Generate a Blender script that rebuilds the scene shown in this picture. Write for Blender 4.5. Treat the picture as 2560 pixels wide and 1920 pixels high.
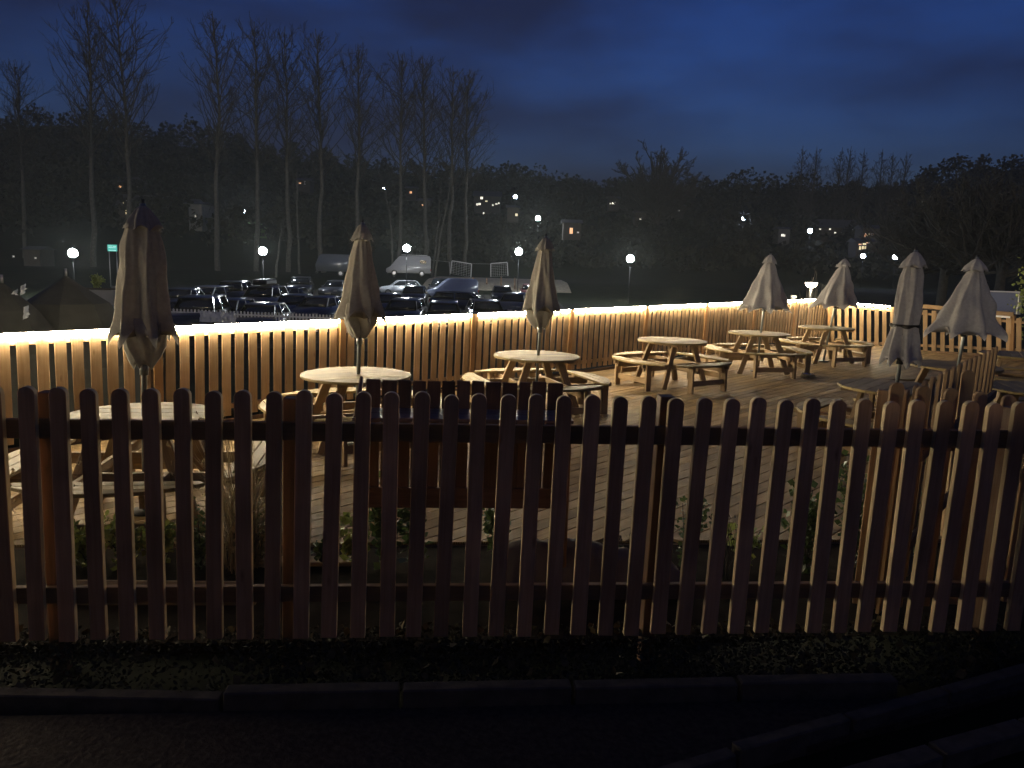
import bpy, bmesh, math, random
import numpy as np
from mathutils import Vector, Matrix, noise as mnoise
random.seed(7)
R = math.radians
sc = bpy.context.scene
for o in list(bpy.data.objects): bpy.data.objects.remove(o)
C = sc.collection

# ------------------------------------------------------------------ camera
F = 1950.0; CAMZ = 2.0
PITCH = R(9.06); ROLL = R(1.72)
fw = Vector((0, math.cos(PITCH), -math.sin(PITCH)))
up0 = Vector((0, math.sin(PITCH), math.cos(PITCH))); rt0 = Vector((1, 0, 0))
RT = math.cos(ROLL)*rt0 + math.sin(ROLL)*up0
UP = -math.sin(ROLL)*rt0 + math.cos(ROLL)*up0
CAM = Vector((0, 0, CAMZ))
cd = bpy.data.cameras.new('camera'); cam = bpy.data.objects.new('camera', cd); C.objects.link(cam)
cd.sensor_width = 36; cd.lens = 36*F/2560; cd.clip_start = .05; cd.clip_end = 3000
cam.matrix_world = Matrix.Translation(CAM) @ Matrix((RT, UP, -fw)).transposed().to_4x4()
sc.camera = cam
def ray(px, py):
    px = float(px); py = float(py); return fw + (px-1280)/F*RT - (py-960)/F*UP
def at(px, py, Y): d = ray(px, py); return CAM + d*float(Y/d.y)
def gz(px, py, z): d = ray(px, py); return CAM + d*((z-CAMZ)/d.z)

# ------------------------------------------------------------------ dusk sky, low light, exposure
SUN_EL, SUN_AZ = 4.2, 188.0            # low light from behind the camera
w = bpy.data.worlds.new('World'); sc.world = w; w.use_nodes = True
nt = w.node_tree; nt.nodes.clear()
N = nt.nodes.new; L = nt.links.new
out = N('ShaderNodeOutputWorld'); bg = N('ShaderNodeBackground')
sky = N('ShaderNodeTexSky'); sky.sky_type = 'NISHITA'; sky.sun_disc = False
sky.sun_elevation = R(SUN_EL); sky.sun_rotation = R(SUN_AZ); sky.air_density = 1.6; sky.ozone_density = 5.0; sky.dust_density = .3
tc = N('ShaderNodeTexCoord'); mp = N('ShaderNodeMapping'); mp.inputs['Scale'].default_value = (1.2, 1.2, 4.2)
mp.inputs['Rotation'].default_value = (.12, .42, 0)
nz = N('ShaderNodeTexNoise'); nz.inputs['Scale'].default_value = 2.1; nz.inputs['Detail'].default_value = 5; nz.inputs['Roughness'].default_value = .5
rmp = N('ShaderNodeValToRGB'); rmp.color_ramp.elements[0].position = .36; rmp.color_ramp.elements[1].position = .64
tint = N('ShaderNodeMix'); tint.data_type = 'RGBA'; tint.blend_type = 'MULTIPLY'; tint.inputs[0].default_value = 1
tint.inputs[7].default_value = (.33, .41, 1.05, 1)
cl = N('ShaderNodeMix'); cl.data_type = 'RGBA'; cl.inputs[7].default_value = (.072, .074, .215, 1)
clf = N('ShaderNodeMath'); clf.operation = 'MULTIPLY'; clf.inputs[1].default_value = .8
L(tc.outputs['Generated'], mp.inputs[0]); L(mp.outputs[0], nz.inputs['Vector']); L(nz.outputs['Fac'], rmp.inputs[0])
L(sky.outputs[0], tint.inputs[6]); L(tint.outputs[2], cl.inputs[6]); L(rmp.outputs[0], clf.inputs[0]); L(clf.outputs[0], cl.inputs[0])
L(cl.outputs[2], bg.inputs[0]); L(bg.outputs[0], out.inputs[0])
bg.inputs[1].default_value = .105
sl = bpy.data.lights.new('sun', 'SUN'); sun = bpy.data.objects.new('sun', sl); C.objects.link(sun)
sl.energy = .42; sl.angle = R(2.0); sl.color = (1, .86, .66)
e, a = R(SUN_EL), R(SUN_AZ)
sdir = Vector((math.sin(a)*math.cos(e), math.cos(a)*math.cos(e), math.sin(e)))
sun.rotation_euler = sdir.to_track_quat('Z', 'Y').to_euler()
vs = sc.view_settings; vs.view_transform = 'Standard'; vs.look = 'None'; vs.exposure = 0; vs.gamma = 1; vs.use_curve_mapping = False
sc.cycles.use_denoising = True
sc.cycles.max_bounces = 5; sc.cycles.diffuse_bounces = 3; sc.cycles.glossy_bounces = 2; sc.cycles.transparent_max_bounces = 6
sc.cycles.sample_clamp_indirect = 4; sc.cycles.caustics_reflective = False; sc.cycles.caustics_refractive = False

# ------------------------------------------------------------------ materials
def mat_base(name):
    m = bpy.data.materials.new(name); m.use_nodes = True
    n = m.node_tree.nodes; b = n['Principled BSDF']; return m, m.node_tree, b
def plain(name, col, rough=.6, metal=0, spec=.5, var=.15, scale=8, bump=0, trans=0, coat=0):
    m, t, b = mat_base(name)
    c = t.nodes.new('ShaderNodeTexCoord'); nz = t.nodes.new('ShaderNodeTexNoise'); nz.inputs['Scale'].default_value = scale; nz.inputs['Detail'].default_value = 4
    mr = t.nodes.new('ShaderNodeMapRange'); mr.inputs[1].default_value = .3; mr.inputs[2].default_value = .7; mr.inputs[3].default_value = 1-var; mr.inputs[4].default_value = 1+var
    mx = t.nodes.new('ShaderNodeVectorMath'); mx.operation = 'SCALE'; mx.inputs[0].default_value = col[:3]
    t.links.new(c.outputs['Object'], nz.inputs['Vector']); t.links.new(nz.outputs['Fac'], mr.inputs[0]); t.links.new(mr.outputs[0], mx.inputs['Scale'])
    t.links.new(mx.outputs[0], b.inputs['Base Color'])
    b.inputs['Roughness'].default_value = rough; b.inputs['Metallic'].default_value = metal; b.inputs['Specular IOR Level'].default_value = spec
    if coat: b.inputs['Coat Weight'].default_value = coat
    if trans: b.inputs['Transmission Weight'].default_value = trans
    if bump:
        bp = t.nodes.new('ShaderNodeBump'); bp.inputs['Strength'].default_value = bump; bp.inputs['Distance'].default_value = .02
        t.links.new(nz.outputs['Fac'], bp.inputs['Height']); t.links.new(bp.outputs[0], b.inputs['Normal'])
    return m
def emit(name, col, s, base=(.8, .8, .8)):
    m, t, b = mat_base(name)
    b.inputs['Base Color'].default_value = (*base, 1); b.inputs['Emission Color'].default_value = (*col, 1); b.inputs['Emission Strength'].default_value = s
    return m
def wood(name, c1, c2, rough=.7, knots=.6, groove=0, grain=1.0, dirt=.35):
    """sawn timber, grain along local X, every piece shifted by its own random"""
    m, t, b = mat_base(name); n = t.nodes.new; l = t.links.new
    tc = n('ShaderNodeTexCoord'); oi = n('ShaderNodeObjectInfo')
    off = n('ShaderNodeVectorMath'); off.operation = 'SCALE'; off.inputs[0].default_value = (37, 51, 23); l(oi.outputs['Random'], off.inputs['Scale'])
    ad = n('ShaderNodeVectorMath'); ad.operation = 'ADD'; l(tc.outputs['Object'], ad.inputs[0]); l(off.outputs[0], ad.inputs[1])
    mp = n('ShaderNodeMapping'); mp.inputs['Scale'].default_value = (1.6, 34, 34); l(ad.outputs[0], mp.inputs[0])
    g = n('ShaderNodeTexNoise'); g.inputs['Scale'].default_value = 1.5; g.inputs['Detail'].default_value = 5; g.inputs['Roughness'].default_value = .6; g.inputs['Distortion'].default_value = .6; l(mp.outputs[0], g.inputs['Vector'])
    mp2 = n('ShaderNodeMapping'); mp2.inputs['Scale'].default_value = (.55, 1.7, 1.7); l(ad.outputs[0], mp2.inputs[0])
    vo = n('ShaderNodeTexVoronoi'); vo.inputs['Scale'].default_value = 5.5; l(mp2.outputs[0], vo.inputs['Vector'])
    kr = n('ShaderNodeMapRange'); kr.inputs[1].default_value = .02; kr.inputs[2].default_value = .13; kr.inputs[3].default_value = 1; kr.inputs[4].default_value = 0; l(vo.outputs['Distance'], kr.inputs[0])
    wv = n('ShaderNodeTexNoise'); wv.inputs['Scale'].default_value = 2.3; wv.inputs['Detail'].default_value = 3; l(ad.outputs[0], wv.inputs['Vector'])
    gr = n('ShaderNodeMapRange'); gr.inputs[1].default_value = .3; gr.inputs[2].default_value = .72; l(g.outputs['Fac'], gr.inputs[0])
    mx = n('ShaderNodeMix'); mx.data_type = 'RGBA'; mx.inputs[6].default_value = (*c1, 1); mx.inputs[7].default_value = (*c2, 1); l(gr.outputs[0], mx.inputs[0])
    kn = n('ShaderNodeMix'); kn.data_type = 'RGBA'; kn.inputs[7].default_value = (c2[0]*.35, c2[1]*.28, c2[2]*.22, 1)
    km = n('ShaderNodeMath'); km.operation = 'MULTIPLY'; km.inputs[1].default_value = knots; l(kr.outputs[0], km.inputs[0]); l(km.outputs[0], kn.inputs[0]); l(mx.outputs[2], kn.inputs[6])
    # whole-piece brightness + weather patches
    pr = n('ShaderNodeMapRange'); pr.inputs[3].default_value = .72; pr.inputs[4].default_value = 1.22; l(oi.outputs['Random'], pr.inputs[0])
    wr = n('ShaderNodeMapRange'); wr.inputs[1].default_value = .3; wr.inputs[2].default_value = .65; wr.inputs[3].default_value = 1-dirt; wr.inputs[4].default_value = 1.08; l(wv.outputs['Fac'], wr.inputs[0])
    mm = n('ShaderNodeMath'); mm.operation = 'MULTIPLY'; l(pr.outputs[0], mm.inputs[0]); l(wr.outputs[0], mm.inputs[1])
    sc_ = n('ShaderNodeVectorMath'); sc_.operation = 'SCALE'; l(kn.outputs[2], sc_.inputs[0]); l(mm.outputs[0], sc_.inputs['Scale'])
    l(sc_.outputs[0], b.inputs['Base Color']); b.inputs['Roughness'].default_value = rough; b.inputs['Specular IOR Level'].default_value = .22
    bp = n('ShaderNodeBump'); bp.inputs['Strength'].default_value = .5*grain; bp.inputs['Distance'].default_value = .004; l(g.outputs['Fac'], bp.inputs['Height'])
    if groove:
        sx = n('ShaderNodeSeparateXYZ'); l(tc.outputs['Object'], sx.inputs[0])
        mu = n('ShaderNodeMath'); mu.operation = 'MULTIPLY'; mu.inputs[1].default_value = 2*math.pi*groove; l(sx.outputs['Y'], mu.inputs[0])
        si = n('ShaderNodeMath'); si.operation = 'SINE'; l(mu.outputs[0], si.inputs[0])
        b2 = n('ShaderNodeBump'); b2.inputs['Strength'].default_value = .9; b2.inputs['Distance'].default_value = .006; l(si.outputs[0], b2.inputs['Height']); l(bp.outputs[0], b2.inputs['Normal']); bp = b2
    l(bp.outputs[0], b.inputs['Normal']); return m
M = {}
M['slat'] = wood('fence_timber', (.40, .275, .15), (.31, .20, .10))
M['post'] = wood('post_timber', (.46, .27, .115), (.36, .19, .075))
M['picket'] = wood('picket_timber', (.56, .325, .175), (.41, .22, .11), rough=.75)
M['pedge'] = wood('lit_picket_edge', (.74, .60, .36), (.62, .48, .27), rough=.8, knots=.3)  # light on the picket sides painted in as a paler timber
M['rail'] = wood('rail_timber', (.20, .125, .07), (.15, .09, .05))
M['table'] = wood('table_timber', (.32, .24, .105), (.22, .16, .065), rough=.6, dirt=.3)
M['tleg'] = wood('table_leg_timber', (.38, .27, .15), (.27, .18, .095))
M['deck'] = wood('deck_timber', (.38, .255, .115), (.27, .175, .075), rough=.62, groove=90, dirt=.4)
M['darkwood'] = wood('stained_timber', (.20, .125, .08), (.14, .085, .055), rough=.6)
M['shelf'] = wood('varnished_shelf_timber', (.20, .15, .13), (.15, .11, .10), rough=.32)
M['sleeper'] = wood('sleeper_timber', (.34, .27, .15), (.24, .18, .10), rough=.8)
M['led'] = emit('led_strip_light', (1, .83, .56), 265)
M['cloth'] = plain('umbrella_cloth', (.40, .39, .38), .9, var=.1, scale=30, bump=.15, spec=.1)
M['cloth2'] = plain('umbrella_cloth_taupe', (.35, .335, .295), .9, var=.1, scale=30, bump=.15, spec=.1)
M['pole'] = plain('umbrella_pole_paint', (.20, .22, .22), .35, metal=.6, var=.05)
M['black'] = plain('black_plastic', (.012, .012, .013), .5)
M['tyre'] = plain('tyre_rubber', (.015, .015, .015), .8)
M['rim'] = plain('wheel_metal', (.4, .4, .42), .3, metal=1)
M['glass'] = plain('dark_car_glass', (.012, .015, .018), .06, spec=.8, var=0)
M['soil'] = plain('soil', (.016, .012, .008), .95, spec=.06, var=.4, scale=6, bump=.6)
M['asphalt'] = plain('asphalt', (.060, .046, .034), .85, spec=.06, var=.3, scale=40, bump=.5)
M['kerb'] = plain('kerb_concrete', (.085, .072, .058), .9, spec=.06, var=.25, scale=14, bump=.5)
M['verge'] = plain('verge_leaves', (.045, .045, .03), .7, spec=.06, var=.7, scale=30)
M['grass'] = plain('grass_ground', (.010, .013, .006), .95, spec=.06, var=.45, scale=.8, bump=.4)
M['carpark'] = plain('carpark_gravel', (.045, .043, .038), .95, spec=.06, var=.3, scale=2, bump=.4)
M['gravel'] = plain('pale_gravel', (.34, .28, .19), .95, var=.3, scale=3, bump=.5)
M['bark'] = plain('tree_bark', (.05, .045, .038), .9, var=.35, scale=4, bump=.4)
M['palebark'] = plain('poplar_bark', (.075, .07, .06), .9, var=.35, scale=4, bump=.4)
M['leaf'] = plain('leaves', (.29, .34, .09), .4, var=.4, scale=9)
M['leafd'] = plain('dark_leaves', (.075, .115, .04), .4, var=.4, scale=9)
M['litter'] = plain('leaf_litter', (.07, .055, .03), .7, spec=.06, var=.6, scale=20)
M['blade'] = plain('grass_blades', (.12, .13, .05), .6, var=.4, scale=9)
M['straw'] = plain('dry_grass', (.26, .20, .11), .7, var=.3, scale=9)
for k_ in ('cloth', 'cloth2', 'leaf', 'leafd', 'straw', 'blade'):
    t_ = M[k_].node_tree; b_ = t_.nodes['Principled BSDF']; o_ = t_.nodes['Material Output']; tr_ = t_.nodes.new('ShaderNodeBsdfTranslucent'); ms_ = t_.nodes.new('ShaderNodeMixShader'); ms_.inputs[0].default_value = .30
    t_.links.new(b_.inputs['Base Color'].links[0].from_socket, tr_.inputs['Color']); t_.links.new(b_.outputs[0], ms_.inputs[1]); t_.links.new(tr_.outputs[0], ms_.inputs[2]); t_.links.new(ms_.outputs[0], o_.inputs['Surface'])
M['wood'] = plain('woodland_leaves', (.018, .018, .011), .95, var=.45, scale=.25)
M['tarp'] = plain('grey_tarpaulin', (.14, .12, .095), .85, spec=.1, var=.15, scale=5, bump=.2)
M['tent'] = plain('tent_canvas', (.05, .05, .04), .8, var=.2, scale=3)
M['pvc'] = plain('pale_plastic_sheet', (.55, .58, .62), .35, var=.2, scale=6)
M['white'] = plain('white_paint', (.78, .78, .76), .4, var=.05)
M['metal'] = plain('galvanised_metal', (.35, .35, .35), .4, metal=.8)
M['steel'] = plain('polished_steel', (.7, .72, .75), .12, metal=1, var=.02)
M['lampw'] = emit('white_lamp', (.90, .97, 1), 380)
M['lampb'] = emit('bluish_lamp', (.62, .72, 1), 110)
M['lampwarm'] = emit('warm_lamp', (1, .86, .62), 22)
M['winy'] = emit('yellow_window_light', (1, .78, .35), 1.3)
M['wino'] = emit('orange_window_light', (1, .42, .14), 1.5)
M['winw'] = emit('pale_window_light', (1, .9, .7), 1.6)
M['wallp'] = plain('pale_render', (.25, .25, .24), .9, var=.1, scale=2)
M['walld'] = plain('dim_render', (.06, .052, .045), .9, var=.15, scale=2)
M['roof'] = plain('slate_roof', (.05, .048, .05), .8, var=.2, scale=3)
M['signg'] = emit('lit_sign_green', (.10, .75, .62), .55, (.05, .3, .25))
M['signw'] = emit('lit_sign_lettering', (.7, 1, .95), .8)
M['signred'] = plain('tail_light_red', (.5, .02, .015), .2)
M['amber'] = plain('headlamp_lens', (.6, .6, .62), .08, metal=.6, var=0)
M['plate'] = plain('number_plate', (.6, .6, .5), .4)
def paint(name, c): return plain(name, c, .28, var=.02, spec=.6, coat=.6)
PAINT = {'black': paint('black_car_paint', (.008, .008, .01)), 'grey': paint('grey_car_paint', (.07, .075, .085)), 'silver': paint('silver_car_paint', (.28, .29, .31)),
         'blue': paint('blue_car_paint', (.012, .02, .06)), 'red': paint('red_car_paint', (.12, .012, .01)), 'white': paint('white_van_paint', (.48, .48, .48)), 'palevan': paint('pale_blue_van_paint', (.22, .25, .36))}

# ------------------------------------------------------------------ object helpers
def tag(o, label=None, cat=None, group=None, kind=None):
    if label: o['label'] = label
    if cat: o['category'] = cat
    if group: o['group'] = group
    if kind: o['kind'] = kind
    return o
def empty(name, loc=(0, 0, 0), rz=0, label=None, cat=None, group=None):
    o = bpy.data.objects.new(name, None); C.objects.link(o); o.location = loc; o.rotation_euler = (0, 0, rz); o.empty_display_size = .2
    return tag(o, label, cat, group)
def link(name, me, parent=None, mat=None, mw=None):
    o = bpy.data.objects.new(name, me); C.objects.link(o)
    if mat is not None and not me.materials: me.materials.append(mat)
    if parent: o.parent = parent
    if mw is not None: o.matrix_local = mw
    return o
def mesh(name, vs, fs, mat=None, smooth=False):
    me = bpy.data.meshes.new(name); me.from_pydata([tuple(v) for v in vs], [], fs)
    if mat is not None: me.materials.append(mat)
    if smooth: me.polygons.foreach_set('use_smooth', [True]*len(me.polygons))
    me.update(); return me
def npmesh(name, V, Fc, mat, smooth=False):
    """V (n,3), Fc (m,k) arrays"""
    me = bpy.data.meshes.new(name); V = np.asarray(V, 'f4'); Fc = np.asarray(Fc, 'i4'); k = Fc.shape[1]
    me.vertices.add(len(V)); me.vertices.foreach_set('co', V.ravel())
    me.loops.add(Fc.size); me.loops.foreach_set('vertex_index', Fc.ravel())
    me.polygons.add(len(Fc)); me.polygons.foreach_set('loop_start', np.arange(0, Fc.size, k, dtype='i4'))
    if smooth: me.polygons.foreach_set('use_smooth', np.ones(len(Fc), bool))
    me.materials.append(mat); me.update(calc_edges=True); me.validate(); return me
_cache = {}
def boxmesh(l, wd, t, mat, bev=.003):
    key = ('b', round(l, 3), round(wd, 4), round(t, 4), mat.name)
    if key in _cache: return _cache[key]
    bm = bmesh.new(); bmesh.ops.create_cube(bm, size=1)
    for v in bm.verts: v.co = Vector((v.co.x*l, v.co.y*wd, v.co.z*t))
    if bev: bmesh.ops.bevel(bm, geom=bm.edges[:], offset=min(bev, t*.3), segments=1, affect='EDGES')
    me = bpy.data.meshes.new('board'); bm.to_mesh(me); bm.free(); me.materials.append(mat); _cache[key] = me; return me
def frame(x, n):
    x = Vector(x).normalized(); n = Vector(n); n = (n - x*n.dot(x)).normalized(); y = n.cross(x)
    return Matrix((x, y, n)).transposed().to_4x4()
def board(name, p0, p1, wd, t, n, mat, parent=None, bev=.003):
    """box from p0 to p1 (parent space), width wd, thickness t along n"""
    p0, p1 = Vector(p0), Vector(p1); l = (p1-p0).length
    return link(name, boxmesh(l, wd, t, mat, bev), parent, None, Matrix.Translation((p0+p1)/2) @ frame(p1-p0, n))
def picketmesh(l, wd, t, mat, rnd=.9):
    key = ('p', round(l, 3), round(wd, 4), round(t, 4), mat.name, rnd)
    if key in _cache: return _cache[key]
    h = wd/2; pts = [(-l/2, -h), (l/2-h*rnd, -h)]
    for i in range(1, 12): a = -math.pi/2 + math.pi*i/12; pts.append((l/2-h*rnd+math.cos(a)*h*rnd, math.sin(a)*h))
    pts += [(l/2-h*rnd, h), (-l/2, h)]
    me = prism('picket', pts, -t/2, t/2, mat); _cache[key] = me
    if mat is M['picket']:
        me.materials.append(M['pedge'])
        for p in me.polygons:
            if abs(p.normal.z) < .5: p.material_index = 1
    return me
def prism(name, pts, z0, z1, mat, bev=.0025):
    bm = bmesh.new(); lo = [bm.verts.new((x, y, z0)) for x, y in pts]; f = bm.faces.new(lo)
    r = bmesh.ops.extrude_face_region(bm, geom=[f])
    for v in r['geom']:
        if isinstance(v, bmesh.types.BMVert): v.co.z = z1
    bmesh.ops.recalc_face_normals(bm, faces=bm.faces)
    if bev: bmesh.ops.bevel(bm, geom=[e for e in bm.edges if abs(e.verts[0].co.z-e.verts[1].co.z) < 1e-6], offset=bev, segments=1, affect='EDGES')
    me = bpy.data.meshes.new(name); bm.to_mesh(me); bm.free(); me.materials.append(mat); return me
def clip(poly, n, c):
    """keep points with n.p <= c"""
    outp = []
    for i in range(len(poly)):
        a, b = poly[i], poly[(i+1) % len(poly)]; da = a[0]*n[0]+a[1]*n[1]-c; db = b[0]*n[0]+b[1]*n[1]-c
        if da <= 0: outp.append(a)
        if (da < 0 < db) or (db < 0 < da):
            k = da/(da-db); outp.append((a[0]+(b[0]-a[0])*k, a[1]+(b[1]-a[1])*k))
    return outp
def circle_clip(poly, r, n=48):
    for i in range(n):
        if not poly: return poly
        a = 2*math.pi*i/n; poly = clip(poly, (math.cos(a), math.sin(a)), r)
    return poly
class Tubes:
    def __init__(s): s.V = []; s.F = []
    def tube(s, pts, rad, k=5, cap=False):
        base = len(s.V); n = len(pts)
        for i, p in enumerate(pts):
            p = Vector(p); d = (Vector(pts[min(i+1, n-1)])-Vector(pts[max(i-1, 0)])).normalized()
            u = d.orthogonal().normalized(); v = d.cross(u); r = rad[i] if isinstance(rad, (list, tuple)) else rad
            for j in range(k): a = 2*math.pi*j/k; s.V.append(p + (u*math.cos(a)+v*math.sin(a))*r)
        for i in range(n-1):
            for j in range(k):
                a = base+i*k+j; b = base+i*k+(j+1) % k; s.F.append((a, b, b+k, a+k))
        if cap: s.F.append(tuple(base+j for j in range(k))[::-1]); s.F.append(tuple(base+(n-1)*k+j for j in range(k)))
    def build(s, name, mat, parent=None, smooth=True, mw=None): return link(name, mesh(name, s.V, s.F, mat, smooth), parent, None, mw)
def rodm(name, p0, p1, r, mat, parent=None, k=10, r2=None):
    t = Tubes(); t.tube([p0, p1], [r, r2 if r2 is not None else r], k, True); return t.build(name, mat, parent)
def multibox(name, boxes, mat, parent=None, bev=0):
    bm = bmesh.new()
    for (cx, cy, cz, sx, sy, sz) in boxes:
        r = bmesh.ops.create_cube(bm, size=1)
        for v in r['verts']: v.co = Vector((cx+v.co.x*sx, cy+v.co.y*sy, cz+v.co.z*sz))
    if bev: bmesh.ops.bevel(bm, geom=bm.edges[:], offset=bev, segments=1, affect='EDGES')
    me = bpy.data.meshes.new(name); bm.to_mesh(me); bm.free(); me.materials.append(mat); return link(name, me, parent)
def sphere(name, c, r, mat, parent=None, sz=1, half=0):
    bm = bmesh.new(); bmesh.ops.create_uvsphere(bm, u_segments=20, v_segments=12, radius=r)
    if half: bmesh.ops.bisect_plane(bm, geom=bm.verts[:]+bm.edges[:]+bm.faces[:], plane_co=(0, 0, 0), plane_no=(0, 0, half), clear_outer=True)
    for v in bm.verts: v.co = Vector((v.co.x, v.co.y, v.co.z*sz)) + Vector(c)
    for f in bm.faces: f.smooth = True
    me = bpy.data.meshes.new(name); bm.to_mesh(me); bm.free(); me.materials.append(mat); return link(name, me, parent)
def copy_tree(o, parent=None):
    c = o.copy(); C.objects.link(c)
    if parent: c.parent = parent
    for ch in kids.get(o.name, [x for x in bpy.data.objects if x.parent == o]): copy_tree(ch, c)
    return c
kids = {}
def register(o):
    kids[o.name] = [x for x in bpy.data.objects if x.parent == o]
    for k in kids[o.name]: kids[k.name] = [x for x in bpy.data.objects if x.parent == k]
LEAN = .021          # the posts and pickets lean a little to the right
def leanp(p, z0=0): return Vector((p[0]+LEAN*(p[2]-z0), p[1], p[2]))

# ------------------------------------------------------------------ terrain
def ss(a, b, x): t = np.clip((x-a)/(b-a), 0, 1); return t*t*(3-2*t)
def height(X, Y):
    X = np.asarray(X, float); Y = np.asarray(Y, float)
    z = .09 + (-.20)*ss(3.72, 4.02, Y-.0857*X)
    z = z + (-1.59)*ss(11, 26, Y-.9*np.clip(X, -8, 12)) * 1.0
    z = np.where(Y > 5, z, z)
    z = z + 1.2*ss(78, 92, Y)
    hill = ss(105, 290, Y)*(22+10*ss(20, -120, X)+13*ss(60, 190, X))
    return z + hill + .25*np.sin(X*.07+1)*ss(100, 140, Y)
def terrain():
    ys = np.concatenate([np.linspace(-12, 4, 12), np.linspace(4.1, 5, 8), np.linspace(5.6, 40, 30), np.linspace(42, 120, 34), np.linspace(126, 420, 34), np.linspace(480, 1500, 8)])
    V = []; nx = 61
    for y in ys:
        hw = 14+abs(y)*1.6
        V.append(np.stack([np.linspace(-hw, hw, nx), np.full(nx, y), height(np.linspace(-hw, hw, nx), np.full(nx, y))], 1))
    V = np.concatenate(V); F_ = []
    for i in range(len(ys)-1):
        for j in range(nx-1): a = i*nx+j; F_.append((a, a+1, a+nx+1, a+nx))
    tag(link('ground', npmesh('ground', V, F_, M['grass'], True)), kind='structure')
terrain()
def patch(name, x0, x1, y0, y1, mat, dz=.02, n=24):
    X, Y = np.meshgrid(np.linspace(x0, x1, n), np.linspace(y0, y1, n)); Z = height(X, Y)+dz
    V = np.stack([X.ravel(), Y.ravel(), Z.ravel()], 1); Fc = [(i*n+j, i*n+j+1, (i+1)*n+j+1, (i+1)*n+j) for i in range(n-1) for j in range(n-1)]
    return tag(link(name, npmesh(name, V, Fc, mat, True)), kind='structure')
patch('car_park', -34, 4, 30, 80, M['carpark'], .03)
patch('gravel_path', -10, 6, 83, 103, M['gravel'], .05)

# foreground: asphalt path, kerb stones, second kerb
GZ = .095
def flatpoly(name, pts, z, mat, kind='structure', th=.06):
    return tag(link(name, prism(name, pts, z-th, z, mat, 0)), kind=kind)
k0 = gz(-200, 1785, GZ); k1 = gz(2235, 1738, GZ)
d2a = gz(1500, 2010, GZ); d2b = gz(2760, 1640, GZ)
flatpoly('asphalt_path', [(k0.x, k0.y-.045), (k1.x, k1.y-.045), (d2b.x-.25, d2b.y-.2), (d2a.x, d2a.y), (1.5, .2), (-6, .2)], GZ+.012, M['asphalt'])
flatpoly('pavement', [(-6, .2), (1.5, .2), (d2a.x+.25, d2a.y-.3), (d2b.x+2.5, d2b.y-1.4), (9, -8), (-6, -8)], GZ+.006, M['asphalt'])
def kerb(name, a, b, n, wd, hgt, gap=.008, wob=.006):
    root = empty(name, (0, 0, 0)); tag(root, kind='structure'); a = Vector(a); b = Vector(b); d = (b-a)
    for i in range(n):
        p = a + d*(i/n); q = a + d*((i+1)/n); dd = d.normalized()*gap
        j = Vector((0, random.uniform(-wob, wob), random.uniform(-wob, wob)))
        o = board('kerb_stone', p+dd+j+Vector((0, 0, hgt/2)), q-dd+j*.5+Vector((0, 0, hgt/2)), wd, hgt+.1, (0, 0, 1), M['kerb'], root, .006)
    return root
kk0 = gz(560, 1770, GZ); kk1 = gz(2235, 1738, GZ)
kerb('path_kerb', (kk0.x-3.2, kk0.y-.02, GZ-.045), (kk0.x, kk0.y, GZ-.02), 3, .07, .03)
kerb('path_edging', (kk0.x, kk0.y, GZ-.02), (kk1.x, kk1.y, GZ-.02), 4, .075, .06)
kerb('road_kerb', (d2a.x, d2a.y, GZ-.02), (d2b.x, d2b.y, GZ-.02), 5, .06, .04, .01, .01)
e0 = gz(2080, 1985, GZ); e1 = gz(2760, 1790, GZ)
kerb('drive_edging', (e0.x, e0.y, GZ-.02), (e1.x, e1.y, GZ-.02), 3, .09, .04)

# building behind the camera: unseen, added to shade the foreground and bounce warm light
bh = empty('light_blocker', (0, -6, 0), 0, 'unseen wall added behind the viewer to shade the foreground', 'blocker')
multibox('wall', [(-12, 0, 3.2, 24.6, .4, 6.6), (11.7, 0, 1.0, 23.2, .38, 2.03)], plain('blocker_render', (.30, .25, .18), .9), bh); multibox('roof', [(-12, -1.5, 6.6, 25.4, 5, .2)], M['roof'], bh); multibox('coping', [(12, 0, 2.04, 23, .6, .05)], M['roof'], bh)

# ------------------------------------------------------------------ deck
P0 = Vector((-3.89, 8.4, 0)); U = Vector((.673, .740, 0)).normalized(); Vv = Vector((.740, -.673, 0)).normalized()
def uv(u, v, z=0): return P0 + U*u + Vv*v + Vector((0, 0, z))
def uvof(p): d = Vector(p)-P0; return d.dot(U), d.dot(Vv)
FE0 = gz(0, 1362, 0); FE1 = gz(1560, 1352, 0); fe = (FE1-FE0).normalized()      # near edge of the deck
BC0 = at(2066, 860, 22.3); BC0.z = 0; BC1 = at(2640, 890, 17.6); BC1.z = 0; bd = (BC1-BC0).normalized(); bn = Vector((bd.y, -bd.x, 0))
dk = empty('deck', P0); tag(dk, kind='structure')
BW = .145
def clip_deck(poly):   # poly in world xy
    n = (fe.y, -fe.x); poly = clip(poly, n, n[0]*FE0.x+n[1]*FE0.y)
    n2 = (-bn.x, -bn.y); c2 = n2[0]*BC0.x+n2[1]*BC0.y
    return clip(poly, n2, c2) if poly else poly
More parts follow.
